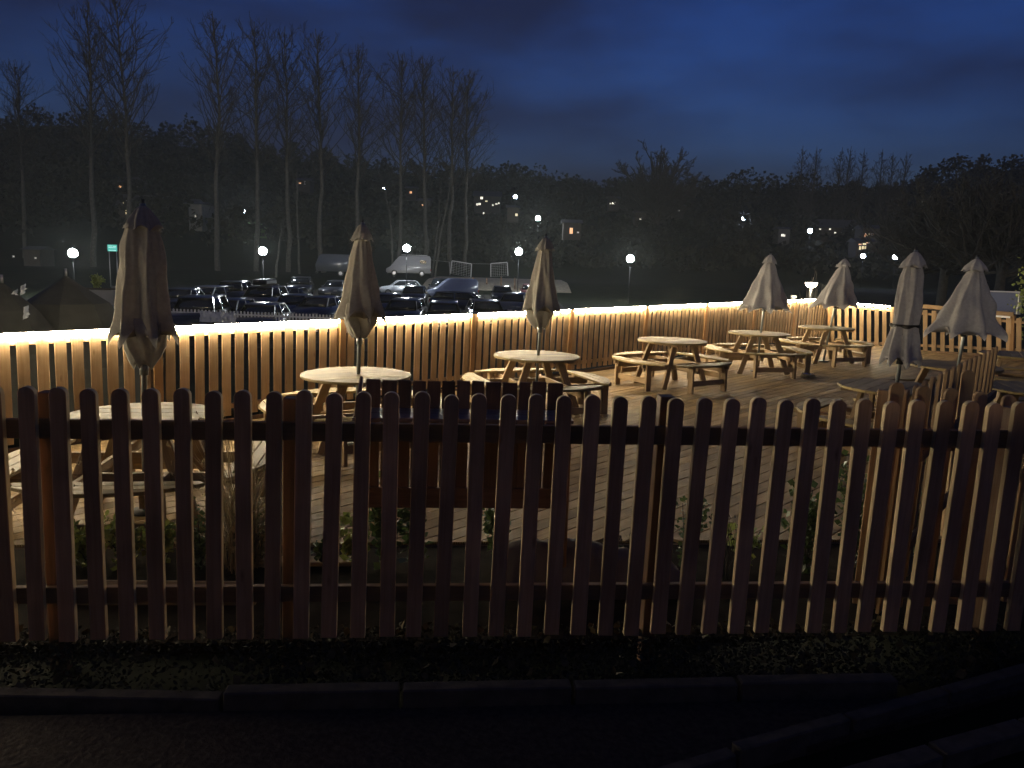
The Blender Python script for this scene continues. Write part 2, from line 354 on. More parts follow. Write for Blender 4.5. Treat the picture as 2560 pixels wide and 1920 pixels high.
for r_ in range(-1, 84):
    v0 = r_*BW; u = -14 + random.uniform(0, 2)
    while u < 30:
        lb = 4.8 if r_ < 60 else 7.2
        pl = [uv(u+.002, v0+.003), uv(u+lb-.002, v0+.003), uv(u+lb-.002, v0+BW-.003), uv(u+.002, v0+BW-.003)]
        poly = clip_deck([(p.x, p.y) for p in pl]); u += lb
        if len(poly) < 3: continue
        um, vm = u-lb/2, v0+BW/2; c = uv(um, vm)
        if c.x-2 > 16 or c.x < -11: continue
        lp = [((Vector((x, y, 0))-c).dot(U), -(Vector((x, y, 0))-c).dot(Vv)) for x, y in poly]
        if abs(sum(lp[i][0]*lp[(i+1) % len(lp)][1]-lp[(i+1) % len(lp)][0]*lp[i][1] for i in range(len(lp)))) < .02: continue
        me = prism('deck_board', lp, -.028, 0, M['deck'], .002)
        link('deck_board', me, dk, None, Matrix.Translation(c-P0+Vector((0, 0, random.uniform(-.0015, .0015)))) @ frame(U, (0, 0, 1)))
jo = empty('deck_frame', P0); tag(jo, kind='structure')
c_ = [(FE0+fe*-6), FE1+fe*9, BC1+Vector((2, 0, 0)), BC0, uv(-4, -.1), uv(-8, -.1)]
flatpoly('deck_underlay', [(p.x, p.y+.03) for p in c_], -.034, M['soil'], th=.02)
board('fascia', FE0-fe*5-P0+Vector((0, -.02, -.09)), FE1+fe*9-P0+Vector((0, -.02, -.09)), .14, .03, (0, 1, 0), M['rail'], jo)

# ------------------------------------------------------------------ rear slatted fence with light strips
HT = 1.145
fA = empty('slatted_fence', P0, 0, 'long slatted timber fence behind the tables with a bright light strip along its top', 'fence')
def lw(p): return leanp(p)-P0
nrm = Vv
NPAN = 8; S = 2.4
for n in range(-3, NPAN+1):
    if n == NPAN: u0 = 19.55
    else: u0 = n*S
    p = uv(u0, .0); board('post', lw(p+Vector((0, 0, -.3))), lw(p+Vector((0, 0, HT+.022))), .10, .10, nrm, M['post'], fA)
for n in range(-3, NPAN):
    a_ = n*S+.055; b_ = ((n+1)*S if n < NPAN-1 else 19.55)-.055; mid = (a_+b_)/2
    for zc in (HT-.065, .60, .20):
        if zc == .60: continue
        board('rail', lw(uv(a_, -.0, zc)), lw(uv(b_, -.0, zc)), .06, .036, nrm, M['slat'], fA)
    cnt = 14; step = (b_-a_)/cnt
    for i in range(cnt):
        uu = a_+step*(i+.5)+random.uniform(-.006, .006); q = uv(uu, .030); t_ = random.uniform(-.004, .004)
        board('slat', lw(uv(uu+t_, .030, .09)), lw(uv(uu-t_, .030, HT-.005)), .107, .020, nrm, M['slat'], fA)
    board('light_strip', lw(uv(a_+.02, .056, HT+.004)), lw(uv(b_-.02, .056, HT+.004)), .044, .018, nrm, M['led'], fA, .004)
    board('fascia', uv(a_-.05, .0, -.02)-P0, uv(b_+.05, .0, -.02)-P0, .14, .03, nrm, M['rail'], fA)
# return fence along the far right end
def line3(p, q, k): return p+(q-p)*k
fB = empty('return_fence', BC0, 0, 'slatted fence closing the far right end of the deck, lit strip on half of it', 'fence')
T0 = at(2073, 754, 22.2); T1 = at(2640, 803, 17.6); B0 = at(2073, 863, 22.2); B1 = at(2640, 893, 17.6)
nB = 25
for i in range(nB+1):
    k = (i+.5)/(nB+1); tp = line3(T0, T1, k); bt = line3(B0, B1, k)
    if i == 1: tp = tp - Vector((0, 0, .18))
    if i in (0, 2): tp = tp - Vector((0, 0, .05))
    px_step = (T1-T0).length/(nB+1)
    me_w = .112
    board('slat', bt-BC0, tp-BC0, me_w, .020, -bn, M['slat'], fB)
for k0_, k1_, off in ((0, 1, .12),):
    board('rail', line3(B0, B1, 0)-BC0+Vector((0, 0, off))+bn*-.03*-1*-1, line3(B0, B1, 1)-BC0+Vector((0, 0, off))-bn*.03, .07, .036, -bn, M['slat'], fB)
def bpt(k, dz, dn): return line3(T0, T1, k)-BC0+Vector((0, 0, dz))+bn*dn
board('rail', bpt(0, -.10, -.03), bpt(1, -.10, -.03), .06, .036, -bn, M['slat'], fB)
SG = 1 if (CAM-BC0).dot(bn) > 0 else -1
board('light_strip', bpt(.095, .0, SG*.03), bpt(.318, .0, SG*.03), .04, .018, bn*SG, M['led'], fB, .004)
board('cap_rail', bpt(.40, .09, 0), bpt(.845, .07, 0), .10, .04, -bn, M['slat'], fB)
board('unlit_strip', bpt(.405, .02, SG*.035), bpt(.47, .015, SG*.035), .045, .02, bn*SG, M['white'], fB)
board('unlit_strip', bpt(.74, .0, SG*.035), bpt(.835, .0, SG*.035), .045, .02, bn*SG, M['white'], fB)
for k in (0.0, .40, .84): board('post', line3(B0, B1, k)-BC0+Vector((0, 0, -.2))-bn*SG*.04, line3(T0, T1, k)-BC0+Vector((0, 0, .05))-bn*SG*.04, .09, .09, bn, M['post'], fB)
board('fascia', B0-BC0+Vector((0, 0, -.08)), B1-BC0+Vector((0, 0, -.08)), .16, .03, bn, M['rail'], fB)

# ------------------------------------------------------------------ front picket fence
pd = Vector((.9963, .0854, 0)); q0 = at(67, 967, 3.43); SP = .135; LBOT = .165; LTOP = q0.z
fP = empty('picket_fence', (0, 3.7, LBOT), 0, 'long dark round topped picket fence across the foreground', 'fence')
pn = Vector((pd.y, -pd.x, 0)); org = Vector((0, 3.7, LBOT))
for i in range(-3, 40):
    b_ = q0 + pd*(SP*i); dz = random.uniform(-.007, .007); tl = random.uniform(-.006, .006)
    p_ = Vector((b_.x-LEAN*(LTOP-LBOT)+tl, b_.y, LBOT)); t_ = Vector((b_.x-tl, b_.y, LTOP+dz))
    wd_ = .0725
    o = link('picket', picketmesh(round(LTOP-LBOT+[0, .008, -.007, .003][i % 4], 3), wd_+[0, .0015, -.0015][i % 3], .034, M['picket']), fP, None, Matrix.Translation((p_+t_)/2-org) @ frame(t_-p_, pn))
def fp(px_i, z, dn): b_ = q0+pd*(SP*px_i); return Vector((b_.x, b_.y, z)) - pn*dn - org
zr1 = at(67, 1050, 3.43).z; zr2 = at(67, 1098, 3.43).z
board('rail', fp(-4, (zr1+zr2)/2, .029), fp(40, (zr1+zr2)/2, .029), zr1-zr2, .034, pn, M['rail'], fP)
zl1 = at(600, 1478, 3.47).z; zl2 = at(600, 1518, 3.47).z
board('rail', fp(-4, (zl1+zl2)/2, .029), fp(40, (zl1+zl2)/2, .029), zl1-zl2, .034, pn, M['rail'], fP)
for ii, ht in ((.35, 1.34), (8.45, 1.33), (21.75, 1.365), (35.2, 1.33)):
    b_ = fp(ii, 0, .086); b_.z = 0
    board('post', b_+Vector((-LEAN*.9, 0, -.2)), b_+Vector((LEAN*.3, 0, ht-LBOT)), .075, .075, pn, M['darkwood'], fP)

# second picket fence behind it on the right, seen above the first
c0 = at(2245, 958, 4.15)
fC = empty('short_picket_fence', (c0.x, c0.y, .2), 0, 'short run of yellow lit picket tops behind the right end of the front fence', 'fence')
for i, (px_, py_) in enumerate([(2244, 955), (2310, 963), (2380, 970), (2452, 977), (2524, 986), (2600, 992)]):
    t_ = at(px_, py_, 4.15+.03*i); b_ = Vector((t_.x-LEAN*1.1, t_.y, .12)); L_ = round((t_-b_).length, 2)
    o = link('picket', picketmesh(L_, .078, .021, M['slat']), fC, None, Matrix.Translation((t_+b_)/2-fC.location) @ frame(t_-b_, pn))
ra = at(2230, 1100, 4.2); rb = at(2640, 1118, 4.35)
board('rail', ra-fC.location, rb-fC.location, .09, .034, pn, M['rail'], fC)
# receding picket fence
da = at(2268, 972, 4.3); db = at(2492, 866, 7.2)
fD = empty('receding_fence', (da.x, da.y, 0), 0, 'low picket fence running away from the viewer between the two table areas', 'fence')
dd_ = Vector((db.x-da.x, db.y-da.y, 0)); nn = 15; dn_ = Vector((dd_.y, -dd_.x, 0)).normalized()
for i in range(nn+1):
    k = i/nn; t_ = line3(da, db, k); b_ = Vector((t_.x-LEAN, t_.y, 0.03)); L_ = round((t_-b_).length, 2)
    link('picket', picketmesh(L_, .078, .021, M['slat']), fD, None, Matrix.Translation((t_+b_)/2-fD.location) @ frame(t_-b_, dn_))
for z_ in (.9, .35): board('rail', Vector((dn_.x*.03, dn_.y*.03, z_)), dd_+dn_*.03+Vector((0, 0, z_)), .07, .034, dn_, M['rail'], fD)
for px_, py_, Y_, lb in ((2376, 922, 5.6, 'shaded'), (2420, 925, 5.75, 'broad')):
    t_ = at(px_, py_, Y_); b_ = Vector((t_.x, t_.y, 0.0)); L_ = round((t_-b_).length, 2)
    link('picket', picketmesh(L_, .10, .03, M['slat']), fD, None, Matrix.Translation((t_+b_)/2-fD.location) @ frame(t_-b_, (0, -1, 0)))
# square gate post with a lit board face
g0 = at(2232, 978, 4.55)
gp = empty('gate_post', (g0.x, g0.y, 0), 0, 'thick square timber post with a lit pale left face beside the nearest right table', 'post')
board('post', (0, 0, -.1), (LEAN, 0, g0.z), .085, .10, (-.55, -.83, 0), M['darkwood'], gp, .004)
board('face_board', (-.075, -.03, -.05), (-.075+LEAN, -.03, g0.z+.01), .088, .022, (-.35, -.93, 0), M['slat'], gp, .003)

# ------------------------------------------------------------------ slatted counter behind the pickets (seen from its shelf side)
SY = 4.75
s0 = at(909, 944, SY); s1 = at(1405, 960, SY+.1); zt = (s0.z+s1.z)/2
sx = (s1-s0); sx.z = 0; sd = sx.normalized(); sn = Vector((sd.y, -sd.x, 0)); SL = sx.length
scn = empty('slatted_counter', (s0.x, s0.y, 0), 0, 'dark boarded counter with a low blue lit shelf standing behind the middle pickets', 'counter')
edges = [0, .079, .160, .232, .305, .378, .452, .527, .598, .682, .766, .833, .914, 1.0]
for i in range(len(edges)-1):
    a_ = edges[i]*SL+.005; b_ = edges[i+1]*SL-.005; m_ = (a_+b_)/2; dz = random.uniform(-.006, .006)
    board('board', sd*m_+Vector((0, 0, .52)), sd*(m_)+Vector((LEAN*.6, 0, zt+dz)), b_-a_, .018, sn, M['darkwood'], scn)
shz = at(1150, 1028, SY).z; she = at(1150, 1063, 4.45)
dpt = SY-4.45+.02
for j in range(2):
    o_ = sn*(.02+dpt*(j+.5)/2)
    board('shelf_board', o_+sd*-.03+Vector((0, 0, shz)), o_+sd*(SL+.03)+Vector((0, 0, shz)), dpt/2-.004, .02, (0, 0, 1), M['shelf'], scn)
board('apron', sn*dpt+sd*-.03+Vector((0, 0, shz-.07)), sn*dpt+sd*(SL+.03)+Vector((0, 0, shz-.07)), .10, .02, sn, M['darkwood'], scn)
board('panel', sd*(SL*.66)+sn*.025+Vector((0, 0, .50)), sd*(SL*.66)+sn*.025+Vector((0, 0, shz-.03)), .30, .012, sn, M['darkwood'], scn)
board('rail', sd*0+sn*.03+Vector((0, 0, .50)), sd*SL+sn*.03+Vector((0, 0, .50)), .13, .025, sn, M['darkwood'], scn)
board('side_panel', sn*.0+sd*-.012+Vector((0, 0, zt)), sn*dpt+sd*-.012+Vector((0, 0, shz)), .05, .02, -sd, M['darkwood'], scn)
for dx_ in (.0, SL):
    for dn__ in (.06, dpt-.03): board('leg', sd*dx_+sn*dn__+Vector((0, 0, -.05)), sd*dx_+sn*dn__+Vector((0, 0, shz-.02)), .07, .045, sd, M['post'], scn)

# ------------------------------------------------------------------ round picnic tables
def make_table():
    t = empty('round_picnic_table', (0, 0, 0))
    for i in range(8):
        y0 = -.575+i*.144+.003; y1 = y0+.138
        p = circle_clip([(-.6, y0), (.6, y0), (.6, y1), (-.6, y1)], .575)
        cy = (y0+y1)/2; me = prism('top_plank', [(x, y-cy) for x, y in p], -.014, .014, M['table'], .004)
        link('top_plank', me, t, None, Matrix.Translation((0, cy, .74+random.uniform(-.001, .001))))
    for x in (-.30, .30): board('batten', (x, -.46, .708), (x, .46, .708), .07, .035, (0, 0, 1), M['tleg'], t)
    for s in (-1, 1):
        board('beam', (-.90, s*.31, .355), (.90, s*.31, .355), .09, .036, (0, 1, 0), M['tleg'], t)
        board('beam', (s*.27, -.90, .362), (s*.27, .90, .362), .09, .036, (1, 0, 0), M['tleg'], t)
        for q in (-1, 1):
            board('leg', (s*.215, q*.27, .70), (s*.47, q*.35, .0), .095, .042, (0, 1, 0), M['tleg'], t)
    for b in range(4):
        be = empty('bench', (0, 0, 0), b*math.pi/2); be.parent = t
        for j in range(3):
            x0 = .70+j*.097+.003; x1 = x0+.091
            p = [(x0, -.75), (x1, -.75), (x1, .75), (x0, .75)]
            p = circle_clip(p, .985, 64); a = R(40)
            for s in (-1, 1): p = clip(p, (-math.sin(a), s*math.cos(a)), 0.0)
            cx = (x0+x1)/2
            me = prism('seat_plank', [(s_[1], -(s_[0]-cx)) for s_ in p], -.014, .014, M['table'], .004)
            link('seat_plank', me, be, None, Matrix.Translation((cx, 0, .435)) @ frame((0, 1, 0), (0, 0, 1)))
        for s in (-1, 1):
            board('bench_leg', (.84, s*.37, .0), (.84, s*.37, .42), .10, .038, (0, 1, 0), M['tleg'], be)
            board('support', (.70, s*.335, .395), (.95, s*.335, .395), .05, .03, (0, 1, 0), M['tleg'], be)
        board('stretcher', (.84, -.35, .155), (.84, .35, .155), .085, .022, (1, 0, 0), M['tleg'], be)
    return t
def table_at(px, py, rz, label):
    p = gz(px, py, .754); o = proto if not tabs else copy_tree(proto)
    o.location = (p.x, p.y, 0); o.rotation_euler = (0, 0, R(rz)); tabs.append(o); tag(o, label, 'picnic table', 'round picnic tables on the deck'); return o
tabs = []
proto = make_table(); register(proto)
for k_ in list(kids[proto.name]): kids[k_.name] = [x for x in bpy.data.objects if x.parent == k_]
table_at(352, 1040, 8, 'nearest round picnic table at the left, planked top half hidden by the pickets')
table_at(891, 935, 28, 'round picnic table with a closed umbrella just left of the dark boarded counter')
table_at(1342, 888, 20, 'round picnic table right behind the dark boarded counter, slim closed umbrella in it')
table_at(1681, 850, 33, 'round picnic table without an umbrella in the middle of the deck')
table_at(1898, 832, 5, 'round picnic table with a tent shaped umbrella left of the metal bowl')
table_at(2066, 818, 15, 'farthest lit round picnic table under a leaning umbrella by the fence corner')
table_at(2236, 966, 50, 'dark topped round picnic table next to the square gate post')
table_at(2388, 913, 10, 'shaded round picnic table beyond the receding picket fence, flared umbrella in it')
table_at(2552, 886, 60, 'shaded round picnic table cut off by the right edge of the photo, farther one')
table_at(2592, 970, 75, 'nearly black round table cut off by the right edge, nearer one')

# ------------------------------------------------------------------ umbrellas
def canopy(prof, nf, amp, seed, scal=.0, twist=0, z0=2.3, seg=96, flat=1.0, asym=0, hems=.5):
    """prof: list of (drop from top, radius); nf folds; amp fold depth"""
    rnd = random.Random(seed); ph = [rnd.uniform(-.35, .35) for _ in range(nf)]; am = [rnd.uniform(.55, 1.25) for _ in range(nf)]; hm = [rnd.uniform(.6, 1.3) for _ in range(nf)]
    V = []; nr = 26; D = prof[-1][0]
    for i in range(nr+1):
        d = D*i/nr
        for (a0, r0), (a1, r1) in zip(prof, prof[1:]):
            if a0 <= d <= a1+1e-9: r = r0+(r1-r0)*(d-a0)/(a1-a0); break
        for j in range(seg):
            th = 2*math.pi*j/seg; x = th/(2*math.pi)*nf; c = int(x) % nf; f = x-int(x)
            A = amp*am[c]*min(1, .25+d/D*1.1)
            fold = 1-A*(1-abs(2*f-1)**1.6)           # sharp rib, soft valley
            dz = 0
            if i == nr or i == nr-1: dz = scal*hm[c]*(1-abs(2*f-1)**2)*(1 if i == nr else .7)
            rr = r*fold*(1+.05*math.sin(3*th+seed+d*3)); t2 = th+twist*d/D+.10*math.sin(d*7+c+seed)*amp
            rr *= 1+.16*mnoise.noise(Vector((3*math.cos(th), 3*math.sin(th), d*5+seed)))
            V.append((rr*math.cos(t2), rr*math.sin(t2)*flat+asym*d/D, z0-d+dz+.012*math.sin(5*th+seed)*(i/nr)))
    Fc = [(i*seg+j, i*seg+(j+1) % seg, (i+1)*seg+(j+1) % seg, (i+1)*seg+j) for i in range(nr) for j in range(seg)]
    return V, Fc
def umbrella(tab, toppx, Y, kind, seed, label, cloth, lean=(0, 0), cap_r=.13, ln=None):
    base = tab.location.copy(); p = at(*toppx, base.y+0.0); zt = p.z
    o = empty('parasol', (base.x, base.y, 0), 0, label, 'parasol', 'closed parasols standing in the tables')
    dx = p.x-base.x; sh = Matrix.Identity(4); sh[0][2] = dx/zt          # lean as seen
    top = zt-.02
    def put(name, V, Fc, mat, smooth=True):
        V = [(x+(z/zt)*dx, y, z) for x, y, z in V]; return link(name, mesh(name, V, Fc, mat, smooth), o)
    if kind == 'slim': prof = [(0, .03), (.05, .07), (.2, .105), (.5, .165), (.82, .245), (.95, .27)]; nf, amp, scal = 6, .46, .13
    elif kind == 'tied': prof = [(0, .035), (.05, .08), (.2, .125), (.5, .15), (.68, .155), (.74, .15), (1.0, .20), (1.12, .22), (1.17, .20)]; nf, amp, scal = 7, .4, .10
    elif kind == 'fat': prof = [(0, .05), (.05, .115), (.2, .15), (.6, .195), (.85, .235), (.94, .245)]; nf, amp, scal = 6, .42, .14
    else: prof = [(0, .03), (.05, .07), (.2, .15), (.5, .285), (.8, .42), (1.02, .52)]; nf, amp, scal = 8, .30, .13
    if ln: k = ln/prof[-1][0]; prof = [(a*k, b) for a, b in prof]
    V, Fc = canopy(prof, nf, amp, seed, scal, .15 if kind != 'flare' else 0, top-.07, flat=.9)
    cn = put('canopy', V, Fc, cloth)
    if kind in ('slim', 'fat'):
        zb_ = top-.07-.78*prof[-1][0]; kk = prof[-1][1]/.27
        V, Fc = canopy([(0, .15*kk), (.10, .20*kk), (.22, .175*kk), (.31, .13*kk), (.38, .07)], 5, .5, seed+40, .05, .9, zb_, 80, .85)
        put('hem_bundle', V, Fc, cloth)
    V, Fc = canopy([(0, .02), (.02, .05), (.10, cap_r*.75), (.175, cap_r)], 8, .22, seed+5, .035, 0, top, 64)
    put('vent_cap', V, Fc, cloth)
    rodm('pole', (-dx*0, 0, 0), (dx, 0, zt), .021, M['pole'], o, 12)
    rodm('finial', (dx*.99, 0, zt-.02), (dx*1.01, 0, zt+.03), .014, M['black'], o, 8)
    if kind == 'tied':
        zs_ = top-.07-.70*prof[-1][0]/1.17; V, Fc = canopy([(0, .158), (.035, .156)], 7, .18, seed, 0, 0, zs_, 48, .9); put('tie_strap', V, Fc, M['black'])
    if kind == 'flare' or kind == 'tied':
        tt = Tubes()
        hubz = top-.07-(prof[-1][0])*.92
        for q in range(8):
            a = 2*math.pi*q/8+.2; rr = prof[-1][1]*.62; z2 = hubz+.28
            tt.tube([(dx*hubz/zt, 0, hubz), (dx*z2/zt+rr*.75*math.cos(a), rr*.7*math.sin(a), z2)], .007, 4)
        tt.build('struts', M['pole'], o)
        rodm('hub', (dx*(hubz-.06)/zt, 0, hubz-.06), (dx*(hubz+.05)/zt, 0, hubz+.05), .038, M['black'], o, 12)
    else:
        zc = top-.07-.78*prof[-1][0]-.38
        rodm('runner', (dx*(zc-.05)/zt, 0, zc-.05), (dx*(zc+.04)/zt, 0, zc+.04), .032, M['pole'], o, 12)
    rodm('foot_plate', (0, 0, 0.002), (0, 0, .02), .11, M['black'], o, 16)
    return o
umbrella(tabs[0], (357, 508), 0, 'fat', 3, 'large closed taupe parasol in the nearest left table', M['cloth2'], cap_r=.145)
umbrella(tabs[1], (907, 556), 0, 'slim', 11, 'closed brownish parasol second from the left, in the table by the counter', M['cloth2'])
umbrella(tabs[2], (1365, 590), 0, 'slim', 29, 'slim closed parasol third from the left, in front of the fence posts', M['cloth2'])
umbrella(tabs[4], (1927, 634), 0, 'flare', 5, 'half furled tent shaped parasol left of the warm bowl lamp', M['cloth'], cap_r=.15)
umbrella(tabs[5], (2113, 645), 0, 'flare', 8, 'leaning half furled parasol right of the warm bowl lamp', M['cloth'], cap_r=.16, ln=1.0)
umbrella(tabs[6], (2290, 625), 0, 'tied', 14, 'grey parasol tied round its middle in the dark topped table', M['cloth'], cap_r=.15)
umbrella(tabs[7], (2444, 643), 0, 'flare', 21, 'widely flared grey parasol farthest right', M['cloth'], cap_r=.17, ln=1.0)

# metal dog bowl on the deck
p = gz(2020, 943, 0); bo = empty('dog_bowl', (p.x, p.y, 0), 0, 'shiny steel dog bowl on the deck near the umbrella table', 'bowl')
tt = Tubes(); pr = [(.11, 0), (.12, .005), (.095, .06), (.10, .065), (.088, .06), (.075, .015), (.0, .012)]
V = []; 
for r_, z_ in pr:
    for j in range(24): a = 2*math.pi*j/24; V.append((r_*1.15*math.cos(a), r_*1.15*math.sin(a), z_*1.1))
Fc = [(i*24+j, i*24+(j+1) % 24, (i+1)*24+(j+1) % 24, (i+1)*24+j) for i in range(len(pr)-1) for j in range(24)]
link('bowl', mesh('bowl', V, Fc, M['steel'], True), bo); rodm('water', (0, 0, .03), (0, 0, .034), .09, plain('water_surface', (.02, .03, .04), .02), bo, 20)

# ------------------------------------------------------------------ planting bed between picket fence and deck
rng = np.random.default_rng(5)
def leafcloud(pts, sizes, rng, up=.3, ratio=.45):
    """one folded-free leaf quad (diamond) per point"""
    n = len(pts); d = rng.normal(size=(n, 3)); d[:, 2] = np.abs(d[:, 2])*.6+up*.2; d /= np.linalg.norm(d, axis=1)[:, None]
    r = rng.normal(size=(n, 3)); s = np.cross(d, r); s /= np.linalg.norm(s, axis=1)[:, None]; sz = sizes[:, None]
    nn = np.cross(s, d)*.12*sz
    V = np.stack([pts, pts+d*sz*.5+s*sz*ratio+nn, pts+d*sz, pts+d*sz*.5-s*sz*ratio+nn], 1).reshape(-1, 3)
    return V, np.arange(4*n).reshape(-1, 4)
def leafy_plant(name, loc, rad, hgt, n, size, label, mat='leaf', stems=7, cat='plant', group='plants in the bed behind the pickets'):
    o = empty(name, loc, 0, label, cat, group); rg = np.random.default_rng(int(abs(loc[0]*1000+loc[1]*77)) % 99999)
    tt = Tubes(); tips = []
    for i in range(stems):
        a = rg.uniform(0, 6.28); r_ = rad*rg.uniform(.2, 1); h_ = hgt*rg.uniform(.5, 1)
        m = Vector((math.cos(a)*r_*.35, math.sin(a)*r_*.35, h_*.55)); e_ = Vector((math.cos(a)*r_, math.sin(a)*r_, h_)); tt.tube([(0, 0, 0), m, e_], [.005, .004, .002], 4); tips.append((m, e_))
    tt.build('stems', M['bark'], o)
    P = []
    for i in range(n):
        m, e_ = tips[rg.integers(len(tips))]; k = rg.uniform(0, 1.05); q = (m*(1-k)+e_*k) if rg.uniform() < .75 else m*k
        P.append([q.x+rg.normal()*rad*.16, q.y+rg.normal()*rad*.16, max(.01, q.z+rg.normal()*hgt*.07)])
    V, Fc = leafcloud(np.array(P), size*rg.uniform(.6, 1.3, n), rg); link('foliage', npmesh('foliage', V, Fc, M[mat]), o); return o
def tuft(name, loc, n, hgt, spread, label, mat='straw', wd=.004, seeds=True, cat='grass', group='plants in the bed behind the pickets'):
    o = empty(name, loc, 0, label, cat, group); rg = np.random.default_rng(int(abs(loc[0]*1000+loc[1]*77)) % 99999)
    V = []; Fc = []
    for i in range(n):
        a = rg.uniform(0, 6.28); le = rg.uniform(.1, 1)*spread; h_ = hgt*rg.uniform(.5, 1); bx, by = rg.normal()*.04, rg.normal()*.04; s = np.array([-math.sin(a), math.cos(a), 0])*wd
        b0 = len(V)
        for k in range(5):
            t = k/4; c = np.array([bx+math.cos(a)*le*t*t, by+math.sin(a)*le*t*t, h_*(t-.22*t*t*le/spread)]); ww = (1-t)*.8+.15
            V += [c-s*ww, c+s*ww]
            if k: Fc.append((b0+2*k-2, b0+2*k-1, b0+2*k+1, b0+2*k))
        if seeds and rg.uniform() < .5:
            for q in range(3):
                c2 = c+rg.normal(size=3)*.008; s2 = rg.normal(size=3)*.007; b1 = len(V); V += [c2, c2+s2, c2+[0, 0, .018], c2-s2]; Fc.append((b1, b1+1, b1+2, b1+3))
    link('blades', npmesh('blades', V, Fc, M[mat]), o); return o
bed = [gz(-250, 1480, .0), FE0-fe*5, FE1+fe*9, Vector((9, 4.6, 0))]
BZ = -.02
pl = [
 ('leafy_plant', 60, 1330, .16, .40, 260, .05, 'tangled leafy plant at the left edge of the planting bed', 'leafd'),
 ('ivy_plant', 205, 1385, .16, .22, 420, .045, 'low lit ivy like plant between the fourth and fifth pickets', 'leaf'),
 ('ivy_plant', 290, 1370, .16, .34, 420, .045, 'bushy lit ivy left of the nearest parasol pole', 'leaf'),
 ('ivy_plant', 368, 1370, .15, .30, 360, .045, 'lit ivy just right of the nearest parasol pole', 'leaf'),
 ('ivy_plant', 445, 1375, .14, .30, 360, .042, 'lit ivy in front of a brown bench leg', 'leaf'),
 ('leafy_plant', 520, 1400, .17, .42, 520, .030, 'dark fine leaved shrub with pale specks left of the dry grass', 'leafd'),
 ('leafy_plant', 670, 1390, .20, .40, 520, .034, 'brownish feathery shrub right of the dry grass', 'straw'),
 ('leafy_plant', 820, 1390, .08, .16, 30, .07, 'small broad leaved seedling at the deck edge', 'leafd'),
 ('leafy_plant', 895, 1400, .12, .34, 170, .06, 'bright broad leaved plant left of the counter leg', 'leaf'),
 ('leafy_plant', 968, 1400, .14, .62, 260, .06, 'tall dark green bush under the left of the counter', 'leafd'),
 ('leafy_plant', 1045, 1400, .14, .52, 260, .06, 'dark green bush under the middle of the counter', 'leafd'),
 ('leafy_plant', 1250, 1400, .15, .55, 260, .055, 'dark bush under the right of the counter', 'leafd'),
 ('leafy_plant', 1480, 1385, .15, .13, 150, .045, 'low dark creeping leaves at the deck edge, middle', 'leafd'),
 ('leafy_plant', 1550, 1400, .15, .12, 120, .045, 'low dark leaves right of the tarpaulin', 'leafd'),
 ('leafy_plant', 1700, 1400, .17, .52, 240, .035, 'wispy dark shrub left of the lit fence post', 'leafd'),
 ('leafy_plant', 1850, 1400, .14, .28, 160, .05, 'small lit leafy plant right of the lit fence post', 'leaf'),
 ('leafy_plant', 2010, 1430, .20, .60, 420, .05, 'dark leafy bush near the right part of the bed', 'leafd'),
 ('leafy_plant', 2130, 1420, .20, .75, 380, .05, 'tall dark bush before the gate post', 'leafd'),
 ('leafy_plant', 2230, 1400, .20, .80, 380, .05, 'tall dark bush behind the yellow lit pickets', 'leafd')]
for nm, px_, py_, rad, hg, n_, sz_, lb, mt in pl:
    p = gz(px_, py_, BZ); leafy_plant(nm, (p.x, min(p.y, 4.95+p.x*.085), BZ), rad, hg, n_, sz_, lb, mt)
for px_, py_, n_, hg, sp_, lb, mt in [(130, 1390, 60, .75, .35, 'thin dry grass tuft at the far left of the bed', 'straw'), (600, 1420, 150, 1.15, .45, 'tallest dry grass tuft with seed heads, left of centre', 'straw'),
    (640, 1400, 90, .7, .3, 'green grass tuft beside the tall dry one', 'blade'), (1600, 1400, 40, .55, .25, 'sparse dark stalks against the deck boards, left of the lit post', 'bark'), (1790, 1400, 30, .5, .2, 'sparse dark stalks right of the lit post', 'bark')]:
    p = gz(px_, py_, BZ); tuft('grass_tuft', (p.x, min(p.y, 4.85), BZ), n_, hg, sp_, lb, mt)
# bed soil and timber sleepers
b0 = [(-7, 3.3), (9, 4.67), (9.5, 6.2), (FE1+fe*5).to_2d()[:], (FE0-fe*4).to_2d()[:]]
flatpoly('planting_bed', [(x, y+.03) for x, y in b0], BZ, M['soil'], th=.1)
sA = gz(150, 1474, .06); sB = gz(640, 1476, .06)
sl1 = empty('timber_sleeper', (0, 0, 0), 0, 'pale timber sleeper edging the bed, lit between the left pickets', 'sleeper')
board('beam', sA+Vector((0, 0, -.06)), sB+Vector((0, 0, -.06)), .055, .12, (0, 0, 1), M['sleeper'], sl1, .008)
sA = gz(120, 1452, .10); sB = gz(620, 1456, .10)
sl2 = empty('timber_sleeper', (0, 0, 0), 0, 'second timber sleeper lying just behind the front sleeper at the left', 'sleeper')
board('beam', sA+Vector((0, .04, -.09)), sB+Vector((0, .04, -.09)), .07, .14, (0, .7, .7), M['sleeper'], sl2, .01)
sA = gz(650, 1403, .0); sB = gz(880, 1403, .0)
sl3 = empty('timber_edging', (0, 0, 0), 0, 'thin pale timber edging strip low between the pickets left of the counter', 'edging')
board('strip', sA, sB, .03, .12, (0, -1, 0), M['sleeper'], sl3, .006)
